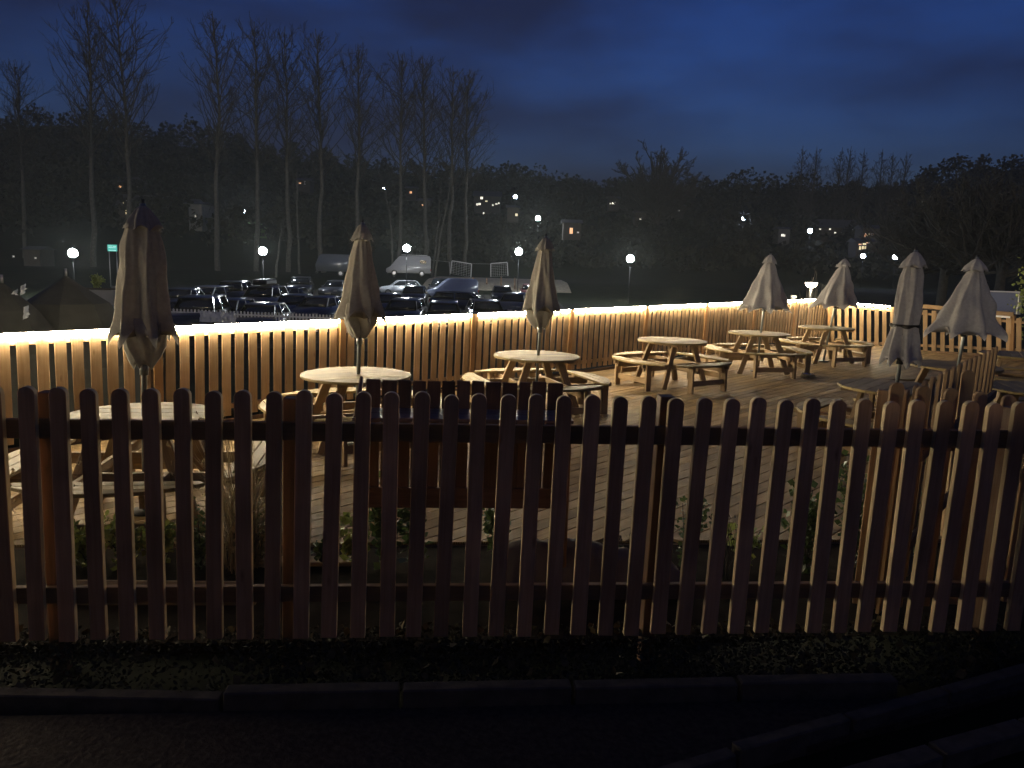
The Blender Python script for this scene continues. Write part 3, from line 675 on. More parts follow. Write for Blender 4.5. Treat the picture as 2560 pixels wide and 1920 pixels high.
# grey tarpaulin heap
ta = gz(1235, 1455, .0); tb = gz(1700, 1475, .0)
nx, ny = 46, 16; V = []
for i in range(nx):
    k = i/(nx-1); c = ta+(tb-ta)*k; h_ = (.30-.10*k)*(math.sin(math.pi*min(1, .06+k*.9))**.35)*(1+.05*math.sin(k*17))
    for j in range(ny):
        t = j/(ny-1); y = (t-.5)*.42; z = max(0, h_*(math.sin(math.pi*t)**.8)) + .03*mnoise.noise(Vector((k*22, t*9, 3)))
        V.append((c.x+.03*mnoise.noise(Vector((k*9, t*5, 0))), c.y+.05+y, z+.02))
Fc = [(i*ny+j, (i+1)*ny+j, (i+1)*ny+j+1, i*ny+j+1) for i in range(nx-1) for j in range(ny-1)]
tag(link('tarpaulin', mesh('tarpaulin', V, Fc, M['tarp'], True)), 'crumpled grey tarpaulin rolled up behind the pickets under the counter', 'tarpaulin')

# verge of grass and fallen leaves in front of the fence
n = 42000; X = rng.uniform(-4.2, 6.5, n); yk = kk0.y+(X-kk0.x)*(kk1.y-kk0.y)/(kk1.x-kk0.x); Yv = yk+.04+(3.75+X*.0857-yk)*rng.uniform(0, 1, n)
keep = (X < kk1.x+.4) | (Yv > d2a.y+(X-d2a.x)*(d2b.y-d2a.y)/(d2b.x-d2a.x)+.1); X = X[keep]; Yv = Yv[keep]; n = len(X)
den = np.array([mnoise.noise(Vector((x*1.7, y*1.7, 0)))for x, y in zip(X, Yv)]) > rng.uniform(-.95, .15, n); X = X[den]; Yv = Yv[den]; n = len(X)
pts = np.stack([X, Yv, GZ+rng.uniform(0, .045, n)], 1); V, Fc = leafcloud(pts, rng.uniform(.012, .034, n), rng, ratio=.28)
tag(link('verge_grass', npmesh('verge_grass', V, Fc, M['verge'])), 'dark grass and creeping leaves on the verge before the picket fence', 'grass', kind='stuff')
n = 700; X = rng.uniform(-4, 6, n); yk = kk0.y+(X-kk0.x)*(kk1.y-kk0.y)/(kk1.x-kk0.x); Yv = yk+.05+(3.7+X*.0857-yk)*rng.uniform(0, 1, n)
pts = np.stack([X, Yv, GZ+.03+rng.uniform(0, .03, n)], 1); V, Fc = leafcloud(pts, rng.uniform(.025, .06, n), rng, ratio=.42)
tag(link('fallen_leaves', npmesh('fallen_leaves', V, Fc, M['litter'])), 'scattered fallen leaves on the dark verge', 'leaves', kind='stuff')

# ------------------------------------------------------------------ lamp posts and lights
def lamp_post(loc, top, label, mat='lampw', r=.16, power=0, col=(.9, .97, 1), group=None, arm=0, cat='lamp post'):
    o = empty('lamp_post', loc, 0, label, cat, group); h_ = top-loc[2]
    rodm('pole', (0, 0, -.3), (0, 0, h_-r*.6), .05, M['black'], o, 8, .035)
    rodm('collar', (0, 0, h_-r*1.15), (0, 0, h_-r*.75), r*.55, M['black'], o, 10)
    sphere('lamp_globe', (0, 0, h_), r, M[mat], o)
    if power:
        ld = bpy.data.lights.new('lamp_light', 'POINT'); ld.energy = power; ld.color = col; ld.shadow_soft_size = r+.05
        lo = bpy.data.objects.new('lamp_light', ld); C.objects.link(lo); lo.parent = o; lo.location = (0, 0, h_+r+.12)
    return o
def hz(x, y): return float(height(x, y))
for px_, py_, Y_, lb in [(182, 633, 60, 'car park globe lamp farthest left, above the dark tent'), (657, 628, 66, 'car park globe lamp between the first two parasols'), (1017, 621, 72, 'car park globe lamp above the white camper van'),
      (1297, 629, 76, 'car park globe lamp left of the third parasol, right of the goals'), (1576, 647, 72, 'lone globe lamp over the fence right of the third parasol')]:
    p = at(px_, py_, Y_); lamp_post((p.x, p.y, hz(p.x, p.y)), p.z, lb, r=.33, power=420, group='car park globe lamps')
for px_, py_, Y_, r_, lb, mt in [(607, 527, 140, .50, 'glaring white street lamp on the hillside lawn beside a bare tree', 'lampb'), (958, 472, 190, .38, 'small bluish street lamp above the second parasol', 'lampb'), (1288, 492, 150, .42, 'bluish street lamp upper left of the third parasol', 'lampb'),
      (1345, 546, 120, .45, 'bright bluish street lamp just above the third parasol', 'lampw'), (1857, 548, 150, .42, 'lone bluish lamp on the dark hill right of centre', 'lampb'), (2025, 577, 130, .45, 'bluish lamp directly above the warm bowl lamp', 'lampb'),
      (2158, 640, 110, .38, 'bluish garden lamp left of the rightmost two, above the fence corner', 'lampb'), (2239, 643, 110, .45, 'bluish lamp nearest the tied parasol', 'lampb')]:
    p = at(px_, py_, Y_); zg = hz(p.x, p.y); zg = min(zg, p.z-3.2)
    lamp_post((p.x, p.y, zg), p.z, lb, mt, r_*.8, 60 if mt == 'lampw' or px_ == 607 else (120 if px_ > 2300 else 0), (.75, .85, 1), 'street lamps on the hillside')
# warm bowl lamp behind the fence with bare twigs
p = at(2028, 714, 25.5); bl = empty('bowl_lamp', (p.x, p.y, hz(p.x, p.y)), 0, 'warm white bowl shaped lamp on a short post behind the fence', 'lamp')
zb = p.z-hz(p.x, p.y)
rodm('post', (0, 0, 0), (0, 0, zb-.12), .05, M['metal'], bl, 8); sphere('bowl', (0, 0, zb+.1), .19, M['lampwarm'], bl, .95, 1)
rodm('rim', (0, 0, zb+.095), (0, 0, zb+.115), .20, M['metal'], bl, 16)
ld = bpy.data.lights.new('lamp_light', 'POINT'); ld.energy = 45; ld.color = (1, .8, .55); ld.shadow_soft_size = .15; lo = bpy.data.objects.new('lamp_light', ld); C.objects.link(lo); lo.parent = bl; lo.location = (0, 0, zb+.42)
p = at(1984, 741, 23.5); bx = empty('junction_box', (p.x, p.y, p.z-.09), 0, 'small pale box on top of the fence left of the bowl lamp', 'box'); multibox('housing', [(0, 0, .08, .17, .08, .09)], M['white'], bx, .01); multibox('bracket', [(0, 0, .0, .05, .05, .08)], M['metal'], bx)

# ------------------------------------------------------------------ bare trees
class TreeGeo:
    def __init__(s): s.V = []; s.F = []
    def seg(s, a, b, ra, rb, k=3):
        d = b-a; ln = np.linalg.norm(d)+1e-9; d = d/ln; u = np.cross(d, [0.3, .9, .2]); u /= np.linalg.norm(u); v = np.cross(d, u); b0 = len(s.V)
        for c, r in ((a, ra), (b, rb)):
            for j in range(k): an = 2*math.pi*j/k; s.V.append(c+(u*math.cos(an)+v*math.sin(an))*r)
        for j in range(k): s.F.append((b0+j, b0+(j+1) % k, b0+k+(j+1) % k, b0+k+j))
def limb(g, rg, p, d, ln, r, depth, droop=.0, k=3, twig=.012, spread=.5, nch=(3, 5), upk=.12):
    n = 4 if depth else 2; q = p.copy(); dd = d/np.linalg.norm(d); pts = [q.copy()]
    for i in range(n):
        dd = dd+rg.normal(size=3)*.12; dd[2] += upk; dd /= np.linalg.norm(dd); q2 = q+dd*ln/n
        g.seg(q, q2, max(twig, r*(1-i/n*.7)), max(twig, r*(1-(i+1)/n*.7)), k); q = q2; pts.append(q.copy())
    if depth:
        for c in range(rg.integers(*nch)*2):
            i = rg.integers(1, n+1); t = rg.uniform(.15, 1); b = pts[i-1]*(1-t)+pts[i]*t
            nd = dd+rg.normal(size=3)*spread; limb(g, rg, b, nd, ln*rg.uniform(.35, .6)*(1.1-.5*i/n), r*.45, depth-1, droop, 3, twig, spread, nch, upk)
def poplar(seed, H, base=.38, wide=.15, nb=52, pal=True, multi=0):
    rg = np.random.default_rng(seed); g = TreeGeo(); n = 14; pts = []; q = np.zeros(3)
    for i in range(n+1): pts.append(q.copy()); q = q+np.array([rg.normal()*H*.004, rg.normal()*H*.004, H/n])
    tr = TreeGeo()
    for i in range(n): tr.seg(pts[i], pts[i+1], H*.011*(1-i/n*.93)+.02, H*.011*(1-(i+1)/n*.93)+.02, 6)
    for b in range(nb):
        t = base+(1-base)*(b+rg.uniform(0, 1))/nb; i = min(n-1, int(t*n)); p = pts[i]+(pts[i+1]-pts[i])*(t*n-i); a = b*2.4+rg.uniform(-.5, .5)
        prof = math.sin(math.pi*min(1, (t-base)/(1-base)*.80+.24))**.8; ln = H*wide*(.55+.75*rg.uniform())*prof*1.32
        d = np.array([math.cos(a)*.85, math.sin(a)*.85, .92+rg.uniform(-.25, .3)])
        limb(g, rg, p, d, ln, H*.0032*(1.15-t*.6), 2, nch=(2, 4), spread=.5, upk=.09, twig=.017)
    return tr, g
def roundtree(seed, H, W, trunk=.3, nb=16, twig=.02):
    rg = np.random.default_rng(seed); g = TreeGeo(); tr = TreeGeo(); tr.seg(np.zeros(3), np.array([0, 0, H*trunk]), H*.03, H*.022, 7)
    for b in range(nb):
        a = b*2.4; el = rg.uniform(.25, 1.4); d = np.array([math.cos(a)*math.cos(el), math.sin(a)*math.cos(el), math.sin(el)]); ln = H*(1-trunk)*.62*(1 if el > .8 else W)
        limb(g, rg, np.array([0, 0, H*trunk*rg.uniform(.75, 1.05)]), d, ln, H*.012, 3, nch=(2, 4), spread=.55, upk=.07, twig=twig)
    return tr, g
def tree_obj(name, tg, loc, label, group=None, mats=('palebark', 'bark'), rz=0, scl=1):
    o = empty(name, loc, rz, label, 'tree', group); o.scale = (scl,)*3
    if isinstance(tg[0], TreeGeo):
        tg = (npmesh('trunk', tg[0].V, tg[0].F, M[mats[0]], True), npmesh('crown', tg[1].V, tg[1].F, M[mats[1]]))
    link('trunk', tg[0], o); link('crown', tg[1], o); return o
def tmesh(tg, mats=('palebark', 'bark')): return (npmesh('trunk', tg[0].V, tg[0].F, M[mats[0]], True), npmesh('crown', tg[1].V, tg[1].F, M[mats[1]]))
pops = [tmesh(poplar(s, 30, b, w_)) for s, b, w_ in ((1, .42, .19), (2, .40, .165), (3, .38, .20), (4, .40, .17))]
PX = [(35, 150, 118, 'faint slender bare tree at the left edge'), (205, -5, 100, 'tallest bare poplar with a wide crown, first from the left'), (312, -20, 102, 'tall bare poplar second from the left, standing apart from the row'),
      (533, 28, 100, 'bare poplar at the left end of the main row'), (635, 52, 102, 'second bare poplar of the main row'), (719, 58, 104, 'third bare poplar of the main row, dense crown'), (812, 75, 106, 'fourth bare poplar of the main row'),
      (898, 108, 108, 'bare poplar rising above the second parasol'), (1008, 132, 112, 'narrow bare poplar right of the second parasol'), (1078, 135, 114, 'narrow bare poplar above the white camper van'),
      (1145, 165, 116, 'leaning bare poplar next to the right end of the row'), (1178, 172, 122, 'bare poplar closing the right end of the row')]
for i, (px_, py_, Y_, lb) in enumerate(PX):
    top = at(px_, py_, Y_); bx_, by_ = top.x, top.y; zg = hz(bx_, by_); H_ = top.z-zg; s_ = H_/30
    o = tree_obj('poplar_tree', pops[i % 4], (bx_-LEAN*H_*.6, by_, zg), lb, 'bare poplars behind the car park', rz=i*1.7, scl=s_); o.rotation_euler = (0, LEAN, i*1.7)
for j, (px_, py_, Y_, lb) in enumerate([(690, 560, 88, 'thin pale sapling trunk left of the second lamp'), (745, 430, 96, 'slim pale trunk right of the second lamp'), (975, 470, 96, 'crooked pale slim trunk above the second parasol'), (1122, 430, 98, 'leaning pale trunk over the goals'), (1106, 470, 100, 'slanting thin trunk left of the leaning one')]):
    top = at(px_, py_, Y_); zg = hz(top.x, top.y); rg = np.random.default_rng(50+j); H_ = top.z-zg; tr = TreeGeo(); q = np.zeros(3); g = TreeGeo(); lx = [.02, .0, -.05, .12, .10][j]
    for i in range(8):
        q2 = q+np.array([lx*H_/8+rg.normal()*.10, rg.normal()*.1, H_/8]); tr.seg(q, q2, .16*(1-i/11), .16*(1-(i+1)/11), 6)
        if i > 3: limb(g, rg, q2, np.array([rg.normal(), rg.normal(), 1.2]), H_*.22, .04, 1)
        q = q2
    tree_obj('slim_tree', (tr, g), (top.x-lx*H_, top.y, zg), lb, 'slim pale trunks behind the cars')
# round bare tree and right hand trees
p = at(1655, 325, 150); zg = hz(p.x, p.y); tree_obj('bare_tree', roundtree(9, (p.z-zg)*1.12, .85, .30, 38, .05), (p.x, p.y, zg), 'broad round crowned bare tree on the skyline right of centre', mats=('bark', 'bark'))
p = at(598, 512, 136); zg = hz(p.x, p.y); tree_obj('bare_tree', roundtree(19, 7, .9, .3, 12, .02), (p.x-1.2, p.y, p.z-5), 'small bare tree lit white by the hillside street lamp', mats=('palebark', 'palebark'))
sp = [tmesh(poplar(21+s, 18, .3, .14, 44), ('bark', 'bark')) for s in range(2)]
for i, (px_, py_) in enumerate([(2012, 362), (2042, 365), (2098, 368), (2122, 366), (2165, 372), (2214, 372), (2238, 380), (2268, 378)]):
    p = at(px_, py_, 160); zg = hz(p.x, p.y); tree_obj('slender_tree', sp[i % 2], (p.x, p.y, zg), ['slender bare tree at the left end of the right skyline clump', 'second slender bare tree of the right skyline clump', 'third slender bare tree of the right skyline clump', 'fourth slender bare tree, leaning beside the third', 'fifth slender bare tree of the right skyline clump',
       'sixth slender bare tree, standing close to the seventh', 'seventh slender bare tree of the right skyline clump', 'slender bare tree at the right end of the skyline clump'][i], 'slender bare trees on the right skyline', rz=i*2.1, scl=(p.z-zg)/18)
for i, (px_, py_, Y_, lb) in enumerate([(2330, 395, 70, 'dark bare tree left of the big right hand clump'), (2400, 345, 66, 'tallest dark twiggy tree of the right hand clump'), (2475, 335, 62, 'dark twiggy tree above the last parasol'), (2550, 322, 60, 'dark twiggy tree at the right edge')]):
    p = at(px_, py_, Y_); zg = hz(p.x, p.y); tree_obj('bare_tree', roundtree(31+i, p.z-zg, 1.15, .3, 18, .03), (p.x, p.y, zg), lb, 'dark trees massed at the right', mats=('bark', 'bark'))
# twiggy bush round the bowl lamp
p = at(2020, 770, 26.2); zg = hz(p.x, p.y); g = TreeGeo(); rg = np.random.default_rng(3)
for i in range(16): limb(g, rg, np.array([rg.normal()*.45, rg.normal()*.2, 0]), np.array([rg.normal()*.16, rg.normal()*.1, 1]), rg.uniform(2.0, 3.0)*.8, .02, 1, spread=.2, twig=.006)
o = empty('twiggy_bush', (p.x, p.y, zg), 0, 'bare upright twigs lit by the warm bowl lamp', 'bush'); link('stems', npmesh('stems', g.V, g.F, M['palebark']), o)

# far woodland on the hill: many crowns reading as one dark mass
def woodland():
    rg = np.random.default_rng(12); Vs = []; Fs = []; nb = 0
    sky_px = [(-150, 285), (0, 290), (60, 275), (110, 262), (210, 262), (290, 285), (400, 308), (470, 296), (520, 318), (600, 330), (700, 348), (820, 368), (950, 380), (1080, 398), (1200, 408), (1280, 408), (1340, 418), (1420, 422), (1500, 446), (1560, 420), (1640, 430), (1750, 440), (1830, 425), (1920, 430), (2000, 425), (2100, 448), (2250, 450), (2320, 420), (2400, 392), (2480, 382), (2560, 372), (2750, 360)]
    xs = [a for a, b in sky_px]; yt = [b for a, b in sky_px]
    def crown(cx, cy, cz, r, hh, n, sz):
        nonlocal nb
        # clumps on lobes
        lob = rg.normal(size=(9, 3)); lob /= np.linalg.norm(lob, axis=1)[:, None]; lob[:, 2] = np.abs(lob[:, 2])
        k = rg.integers(0, 9, n); d = rg.normal(size=(n, 3)); d /= np.linalg.norm(d, axis=1)[:, None]
        P = lob[k]*.55+d*(.45*rg.uniform(.5, 1.05, n)**.5)[:, None]; P = P*[r, r, hh]+[cx, cy, cz]
        V, Fc = leafcloud(P, sz*rg.uniform(.5, 1.3, n), rg, ratio=.5); Vs.append(V); Fs.append(Fc+nb); nb += len(V)
    for row, (Y_, drop, r_) in enumerate([(215, 0, 6.0), (178, 55, 5.5), (150, 110, 5.0), (128, 165, 4.2)]):
        step = r_*1.25/Y_*F
        x = -160
        while x < 2740:
            yb = np.interp(x, xs, yt)+drop+rg.uniform(-6, 16); Yr = Y_*rg.uniform(.93, 1.07); p = at(x, yb, Yr); zg = hz(p.x, p.y)
            rr = r_*rg.uniform(.75, 1.3); top = p.z
            if top-zg > 1.5 or True:
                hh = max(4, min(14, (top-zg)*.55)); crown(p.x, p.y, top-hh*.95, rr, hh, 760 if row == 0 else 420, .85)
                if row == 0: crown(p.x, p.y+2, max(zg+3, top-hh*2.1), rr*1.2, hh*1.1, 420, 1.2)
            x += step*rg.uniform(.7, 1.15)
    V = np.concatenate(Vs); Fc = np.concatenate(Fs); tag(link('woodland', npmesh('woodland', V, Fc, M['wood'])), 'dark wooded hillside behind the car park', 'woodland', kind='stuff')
woodland()
# wooded hill body behind the crowns so no sky shows under them
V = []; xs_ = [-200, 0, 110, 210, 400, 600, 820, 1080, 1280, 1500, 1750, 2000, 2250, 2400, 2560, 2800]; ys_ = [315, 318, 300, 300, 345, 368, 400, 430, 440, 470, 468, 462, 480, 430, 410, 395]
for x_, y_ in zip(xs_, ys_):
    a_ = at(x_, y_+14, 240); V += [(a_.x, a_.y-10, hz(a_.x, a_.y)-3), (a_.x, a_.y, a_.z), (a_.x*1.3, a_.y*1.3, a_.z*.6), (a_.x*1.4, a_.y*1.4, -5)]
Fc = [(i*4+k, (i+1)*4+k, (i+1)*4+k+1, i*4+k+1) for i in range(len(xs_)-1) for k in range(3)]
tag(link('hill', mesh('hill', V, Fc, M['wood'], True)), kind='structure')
p = gz(620, 585, 2); 
# small lit lawn under the hillside lamp
a_ = [at(570, 566, 134), at(668, 572, 134), at(650, 556, 142), at(575, 553, 142)]
V = [tuple(q) for q in a_]+[(q.x, q.y, q.z-1.6) for q in a_]
tag(link('hillside_lawn', mesh('hillside_lawn', V, [(0, 1, 2, 3), (0, 4, 5, 1), (1, 5, 6, 2), (2, 6, 7, 3), (3, 7, 4, 0)], plain('lawn', (.07, .13, .03), .9))), kind='structure')

# ------------------------------------------------------------------ houses and lit windows on the hill
def house(px0, px1, pytop, pybot, Y_, label, wins, wall='walld', roofh=2.2, group='houses on the dark hillside', depth=3):
    a_ = at(px0, pybot, Y_); b_ = at(px1, pybot, Y_); t_ = at(px0, pytop, Y_); wd_ = max(2, b_.x-a_.x); hh = max(1.5, t_.z-a_.z); cx = (a_.x+b_.x)/2
    o = empty('house', (cx, a_.y+depth/2, a_.z), 0, label, 'house', group)
    multibox('wall', [(0, 0, (hh-1)/2, wd_, depth, hh+1)], M[wall], o)
    r_ = min(roofh, wd_*.22); V = [(-wd_/2-.3, -depth/2-.3, hh), (wd_/2+.3, -depth/2-.3, hh), (wd_/2+.3, depth/2+.3, hh), (-wd_/2-.3, depth/2+.3, hh), (-wd_/2-.3, 0, hh+r_), (wd_/2+.3, 0, hh+r_)]
    link('roof', mesh('roof', V, [(0, 1, 5, 4), (2, 3, 4, 5), (0, 4, 3), (1, 2, 5), (0, 3, 2, 1)], M['roof']), o)
    for (wx, wy, ww, wh, mt) in wins:      # window centre and size in photo pixels
        c = at(wx, wy, Y_); sw = ww/F*Y_; sh_ = wh/F*Y_
        wi = multibox('window', [(c.x-cx, -depth/2-.02, c.z-a_.z, sw, .05, sh_)], M[mt], o)
        fr = multibox('window_frame', [(c.x-cx, -depth/2-.05, c.z-a_.z+s*sh_/2, sw+.1, .08, .07) for s in (-1, 1)]+[(c.x-cx, -depth/2-.05, c.z-a_.z, .06, .07, sh_)], M['white'], wi)
    return o
house(296, 420, 512, 545, 125, 'long low house half hidden by the nearest parasol top, tall yellow window', [(313, 512, 9, 20, 'winy'), (317, 530, 5, 10, 'winy'), (329, 506, 6, 4, 'winy')])
house(430, 490, 508, 545, 128, 'dim house left of the white gable', [(419, 529, 4, 4, 'winw')], 'walld')
house(481, 497, 510, 560, 122, 'narrow pale gabled house end beside the first poplar row', [(489, 540, 3, 5, 'winw')], 'wallp', 1.4, depth=5)
house(280, 350, 458, 475, 150, 'house high on the hill with an orange glow and two white lights', [(301, 466, 7, 6, 'wino'), (313, 463, 4, 5, 'winw'), (341, 463, 4, 5, 'winw')])
house(740, 775, 455, 470, 160, 'dim reddish house high above the second lamp', [(750, 458, 5, 3, 'wino'), (762, 457, 3, 7, 'walld')])
house(1015, 1040, 476, 488, 170, 'tiny orange lit house above the camper van', [(1027, 481, 5, 5, 'wino')])
house(1045, 1075, 508, 520, 160, 'tiny amber lit house under the other orange light', [(1058, 513, 9, 4, 'wino')])
house(1185, 1250, 490, 520, 165, 'cluster of warm lit windows above the goals', [(1204, 495, 6, 6, 'winw'), (1193, 511, 4, 5, 'winw'), (1199, 510, 5, 5, 'winw'), (1216, 503, 5, 3, 'winy'), (1232, 513, 3, 4, 'winw'), (1241, 510, 5, 3, 'winw'), (1247, 508, 3, 4, 'winw'), (1209, 533, 3, 5, 'winw')])
house(1268, 1296, 522, 540, 140, 'dim tan gabled house under the bluish lamp', [(1291, 537, 5, 6, 'winy')], 'walld', 3.4)
house(1408, 1452, 570, 582, 120, 'dark barn with one glowing orange door', [(1428, 577, 7, 14, 'wino'), (1445, 581, 4, 3, 'winw')])
house(1522, 1548, 504, 514, 160, 'small house with white lit windows above the lone lamp', [(1526, 509, 3, 3, 'winw'), (1534, 508, 8, 5, 'winw')])
house(1595, 1606, 540, 552, 150, 'cottage with a single small light', [(1601, 547, 4, 4, 'winw')])
house(1690, 1704, 520, 532, 160, 'cottage with a tiny light farther up the hill', [(1697, 527, 3, 3, 'winw')])
house(1948, 1972, 582, 594, 140, 'cottage with a white window left of the bluish lamp', [(1956, 588, 5, 6, 'winw'), (1961, 589, 3, 5, 'winw')])
house(2042, 2140, 568, 590, 150, 'long terrace marked by a row of tiny lights', [(2050, 573, 4, 3, 'winw'), (2075, 573, 4, 4, 'winw'), (2088, 582, 4, 4, 'winw'), (2102, 583, 2, 2, 'winw'), (2116, 584, 4, 4, 'winw'), (2128, 576, 7, 4, 'winw')])
house(2155, 2200, 580, 594, 130, 'house with orange windows under the eaves, upper of two', [(2164, 588, 5, 8, 'wino'), (2171, 587, 4, 6, 'winy'), (2182, 586, 8, 3, 'wino')])
house(2140, 2185, 606, 628, 125, 'house with rows of amber windows, lower of two', [(2150, 620, 4, 9, 'winy'), (2157, 619, 4, 8, 'winy'), (2163, 619, 3, 7, 'winy'), (2150, 611, 6, 3, 'wino'), (2161, 610, 8, 4, 'winy'), (2170, 607, 8, 2, 'wino')])
house(60, 100, 640, 655, 95, 'dark shed with two tiny lights at the far left', [(34, 641, 3, 3, 'winw'), (89, 645, 3, 3, 'winw')], depth=3)

# lit road sign
p = at(281, 620, 75); sg = empty('road_sign', (p.x, p.y, hz(p.x, p.y)), 0, 'small lit blue green information sign left of the nearest parasol', 'sign'); zs = p.z-hz(p.x, p.y)
for s in (-.35, .35): rodm('post', (s, .04, 0), (s, .04, zs), .04, M['metal'], sg, 6)
multibox('sign_board', [(0, 0, zs, .92, .05, .62)], M['signg'], sg, .02)
multibox('lettering', [(x_, -.032, zs+z_, w__, .012, .035) for x_, z_, w__ in ((-.18, .18, .4), (.22, .16, .28), (-.22, .03, .32), (.14, .03, .40), (0, -.22, .7))], M['signw'], sg)
multibox('rim', [(0, .0, zs+.33, .98, .07, .04), (0, 0, zs-.33, .98, .07, .04), (-.48, 0, zs, .04, .07, .7), (.48, 0, zs, .04, .07, .7)], M['black'], sg)

# ------------------------------------------------------------------ vehicles
def vehicle(name, L_, W_, H_, prof, cab, wheels_x, label, pnt, wr=.32, cat='car', group=None, glass_side=None, extras=None):
    """prof: lower body side outline (x,z); cab: greenhouse outline bottom->top [(x0,z0),(x1,z1),(x2,z1),(x3,z0)]"""
    o = empty(name, (0, 0, 0), 0, label, cat, group)
    def loft(nm, pts, widths, mat, bev=.05):
        bm = bmesh.new(); a = [bm.verts.new((x, -wz/2, z)) for (x, z), wz in zip(pts, widths)]; b = [bm.verts.new((x, wz/2, z)) for (x, z), wz in zip(pts, widths)]
        bm.faces.new(a); bm.faces.new(b[::-1]); n = len(pts)
        for i in range(n): bm.faces.new((a[i], b[i], b[(i+1) % n], a[(i+1) % n]))
        bmesh.ops.recalc_face_normals(bm, faces=bm.faces)
        if bev: bmesh.ops.bevel(bm, geom=bm.edges[:], offset=bev, segments=2, affect='EDGES')
        for f in bm.faces: f.smooth = True
        me = bpy.data.meshes.new(nm); bm.to_mesh(me); bm.free(); me.materials.append(mat); return link(nm, me, o)
    loft('body', prof, [W_*(.97 if z < .45 else 1.0) for x, z in prof], pnt)
    (x0, z0), (x1, z1), (x2, z1b), (x3, z0b) = cab
    loft('glasshouse', [(x0, z0), (x1, z1), (x2, z1b), (x3, z0b)], [W_*.93, W_*.74, W_*.74, W_*.93], M['glass'], .03)
    loft('roof', [(x1-.10, z1-.035), (x1+.02, z1+.02), ((x1+x2)/2, z1+.055), (x2-.02, z1b+.02), (x2+.10, z1b-.035)], [W_*.77, W_*.74, W_*.70, W_*.74, W_*.77], pnt, .015)
    for px_ in (x1+.02, (x1+x2)/2-.1, x2-.02):
        f_ = (px_-x1)/(x2-x1); xb = x0+.06 if px_ < x1+.1 else (x3-.06 if px_ > x2-.1 else px_-.05)
        for s in (-1, 1): board('pillar', (xb, s*(W_*.93/2+.004), z0), (px_, s*(W_*.74/2+.004), z1), .09, .02, (0, s, .3), pnt, o, 0)
    for wx in wheels_x:
        for s in (-1, 1):
            t = Tubes(); t.tube([(wx, s*(W_/2-.20), wr), (wx, s*(W_/2+.01), wr)], [wr, wr], 18, True); wh = t.build('wheel', M['tyre'], o, False)
            t = Tubes(); t.tube([(wx, s*(W_/2-.02), wr), (wx, s*(W_/2+.018), wr)], [wr*.62, wr*.58], 12, True); t.build('rim', M['rim'], wh, False)
    xf = min(x for x, z in prof); xr = max(x for x, z in prof)
    for s in (-1, 1):
        multibox('headlight', [(xf+.09, s*W_*.36, .66, .22, W_*.17, .13)], M['amber'], o, .03)
        multibox('tail_light', [(xr-.06, s*W_*.41, .80, .16, W_*.12, .24)], M['signred'], o, .03)
        multibox('mirror', [(x0+.30, s*(W_/2+.07), z0+.05, .12, .17, .12)], pnt, o, .03)
    for xx_, zz_ in ((xf-.005, .42), (xr+.005, .50)): multibox('number_plate', [(xx_, 0, zz_, .03, .5, .11)], M['plate'], o)
    for xx_ in (xf+.08, xr-.08): multibox('bumper', [(xx_, 0, .36, .2, W_*.94, .2)], M['black'], o, .04)
    if extras: extras(o)
    return o
hatch = lambda H=1.45: ([(-2.0, .28), (-2.05, .60), (-1.9, .80), (-1.0, .95), (1.8, 1.0), (2.0, .80), (2.02, .30)], [(-1.05, .93), (-.35, H-.04), (1.35, H-.03), (1.85, .97)])
estate = ([(-2.25, .28), (-2.3, .60), (-2.15, .80), (-1.15, .95), (2.15, 1.0), (2.28, .75), (2.3, .30)], [(-1.2, .93), (-.45, 1.42), (1.85, 1.42), (2.2, .97)])
suv = ([(-2.2, .34), (-2.25, .75), (-2.1, .98), (-1.1, 1.10), (2.1, 1.14), (2.22, .9), (2.22, .36)], [(-1.15, 1.08), (-.5, 1.66), (1.8, 1.66), (2.12, 1.1)])
kinds = {'hatch': (4.05, 1.72, hatch()[0], hatch()[1], (-1.3, 1.25), .31), 'estate': (4.6, 1.78, estate[0], estate[1], (-1.45, 1.4), .32), 'suv': (4.5, 1.85, suv[0], suv[1], (-1.4, 1.35), .37)}
protos = {}
RH = {'hatch': 1.45, 'estate': 1.45, 'suv': 1.7}
def car(kind, col, px, roofy, rz, label, box=False, ground=None):
    key = (kind, col)
    if key not in protos:
        L_, W_, pf, cb, wx, wr = kinds[kind]; o = vehicle('parked_car', L_, W_, 0, pf, cb, wx, label, PAINT[col], wr); protos[key] = o
        kids[o.name] = [x for x in bpy.data.objects if x.parent == o]
        for k in kids[o.name]: kids[k.name] = [x for x in bpy.data.objects if x.parent == k]
    else: o = copy_tree(protos[key])
    zg = -1.70; p = gz(px, roofy, zg+RH[kind])
    if p.y > 74: p = at(px, roofy, 74)
    o.location = (p.x, p.y, float(height(p.x, p.y))+.03); o.rotation_euler = (0, 0, R(rz)); tag(o, label, 'car', 'cars in the dark car park')
    if box:
        multibox('roof_box', [(.2, 0, RH[kind]+.24, 1.9, .85, .32)], M['black'], o, .08); multibox('roof_bar', [(x_, 0, RH[kind]+.06, .06, 1.3, .04) for x_ in (-.3, .8)], M['metal'], o)
    return o
D_ = 90
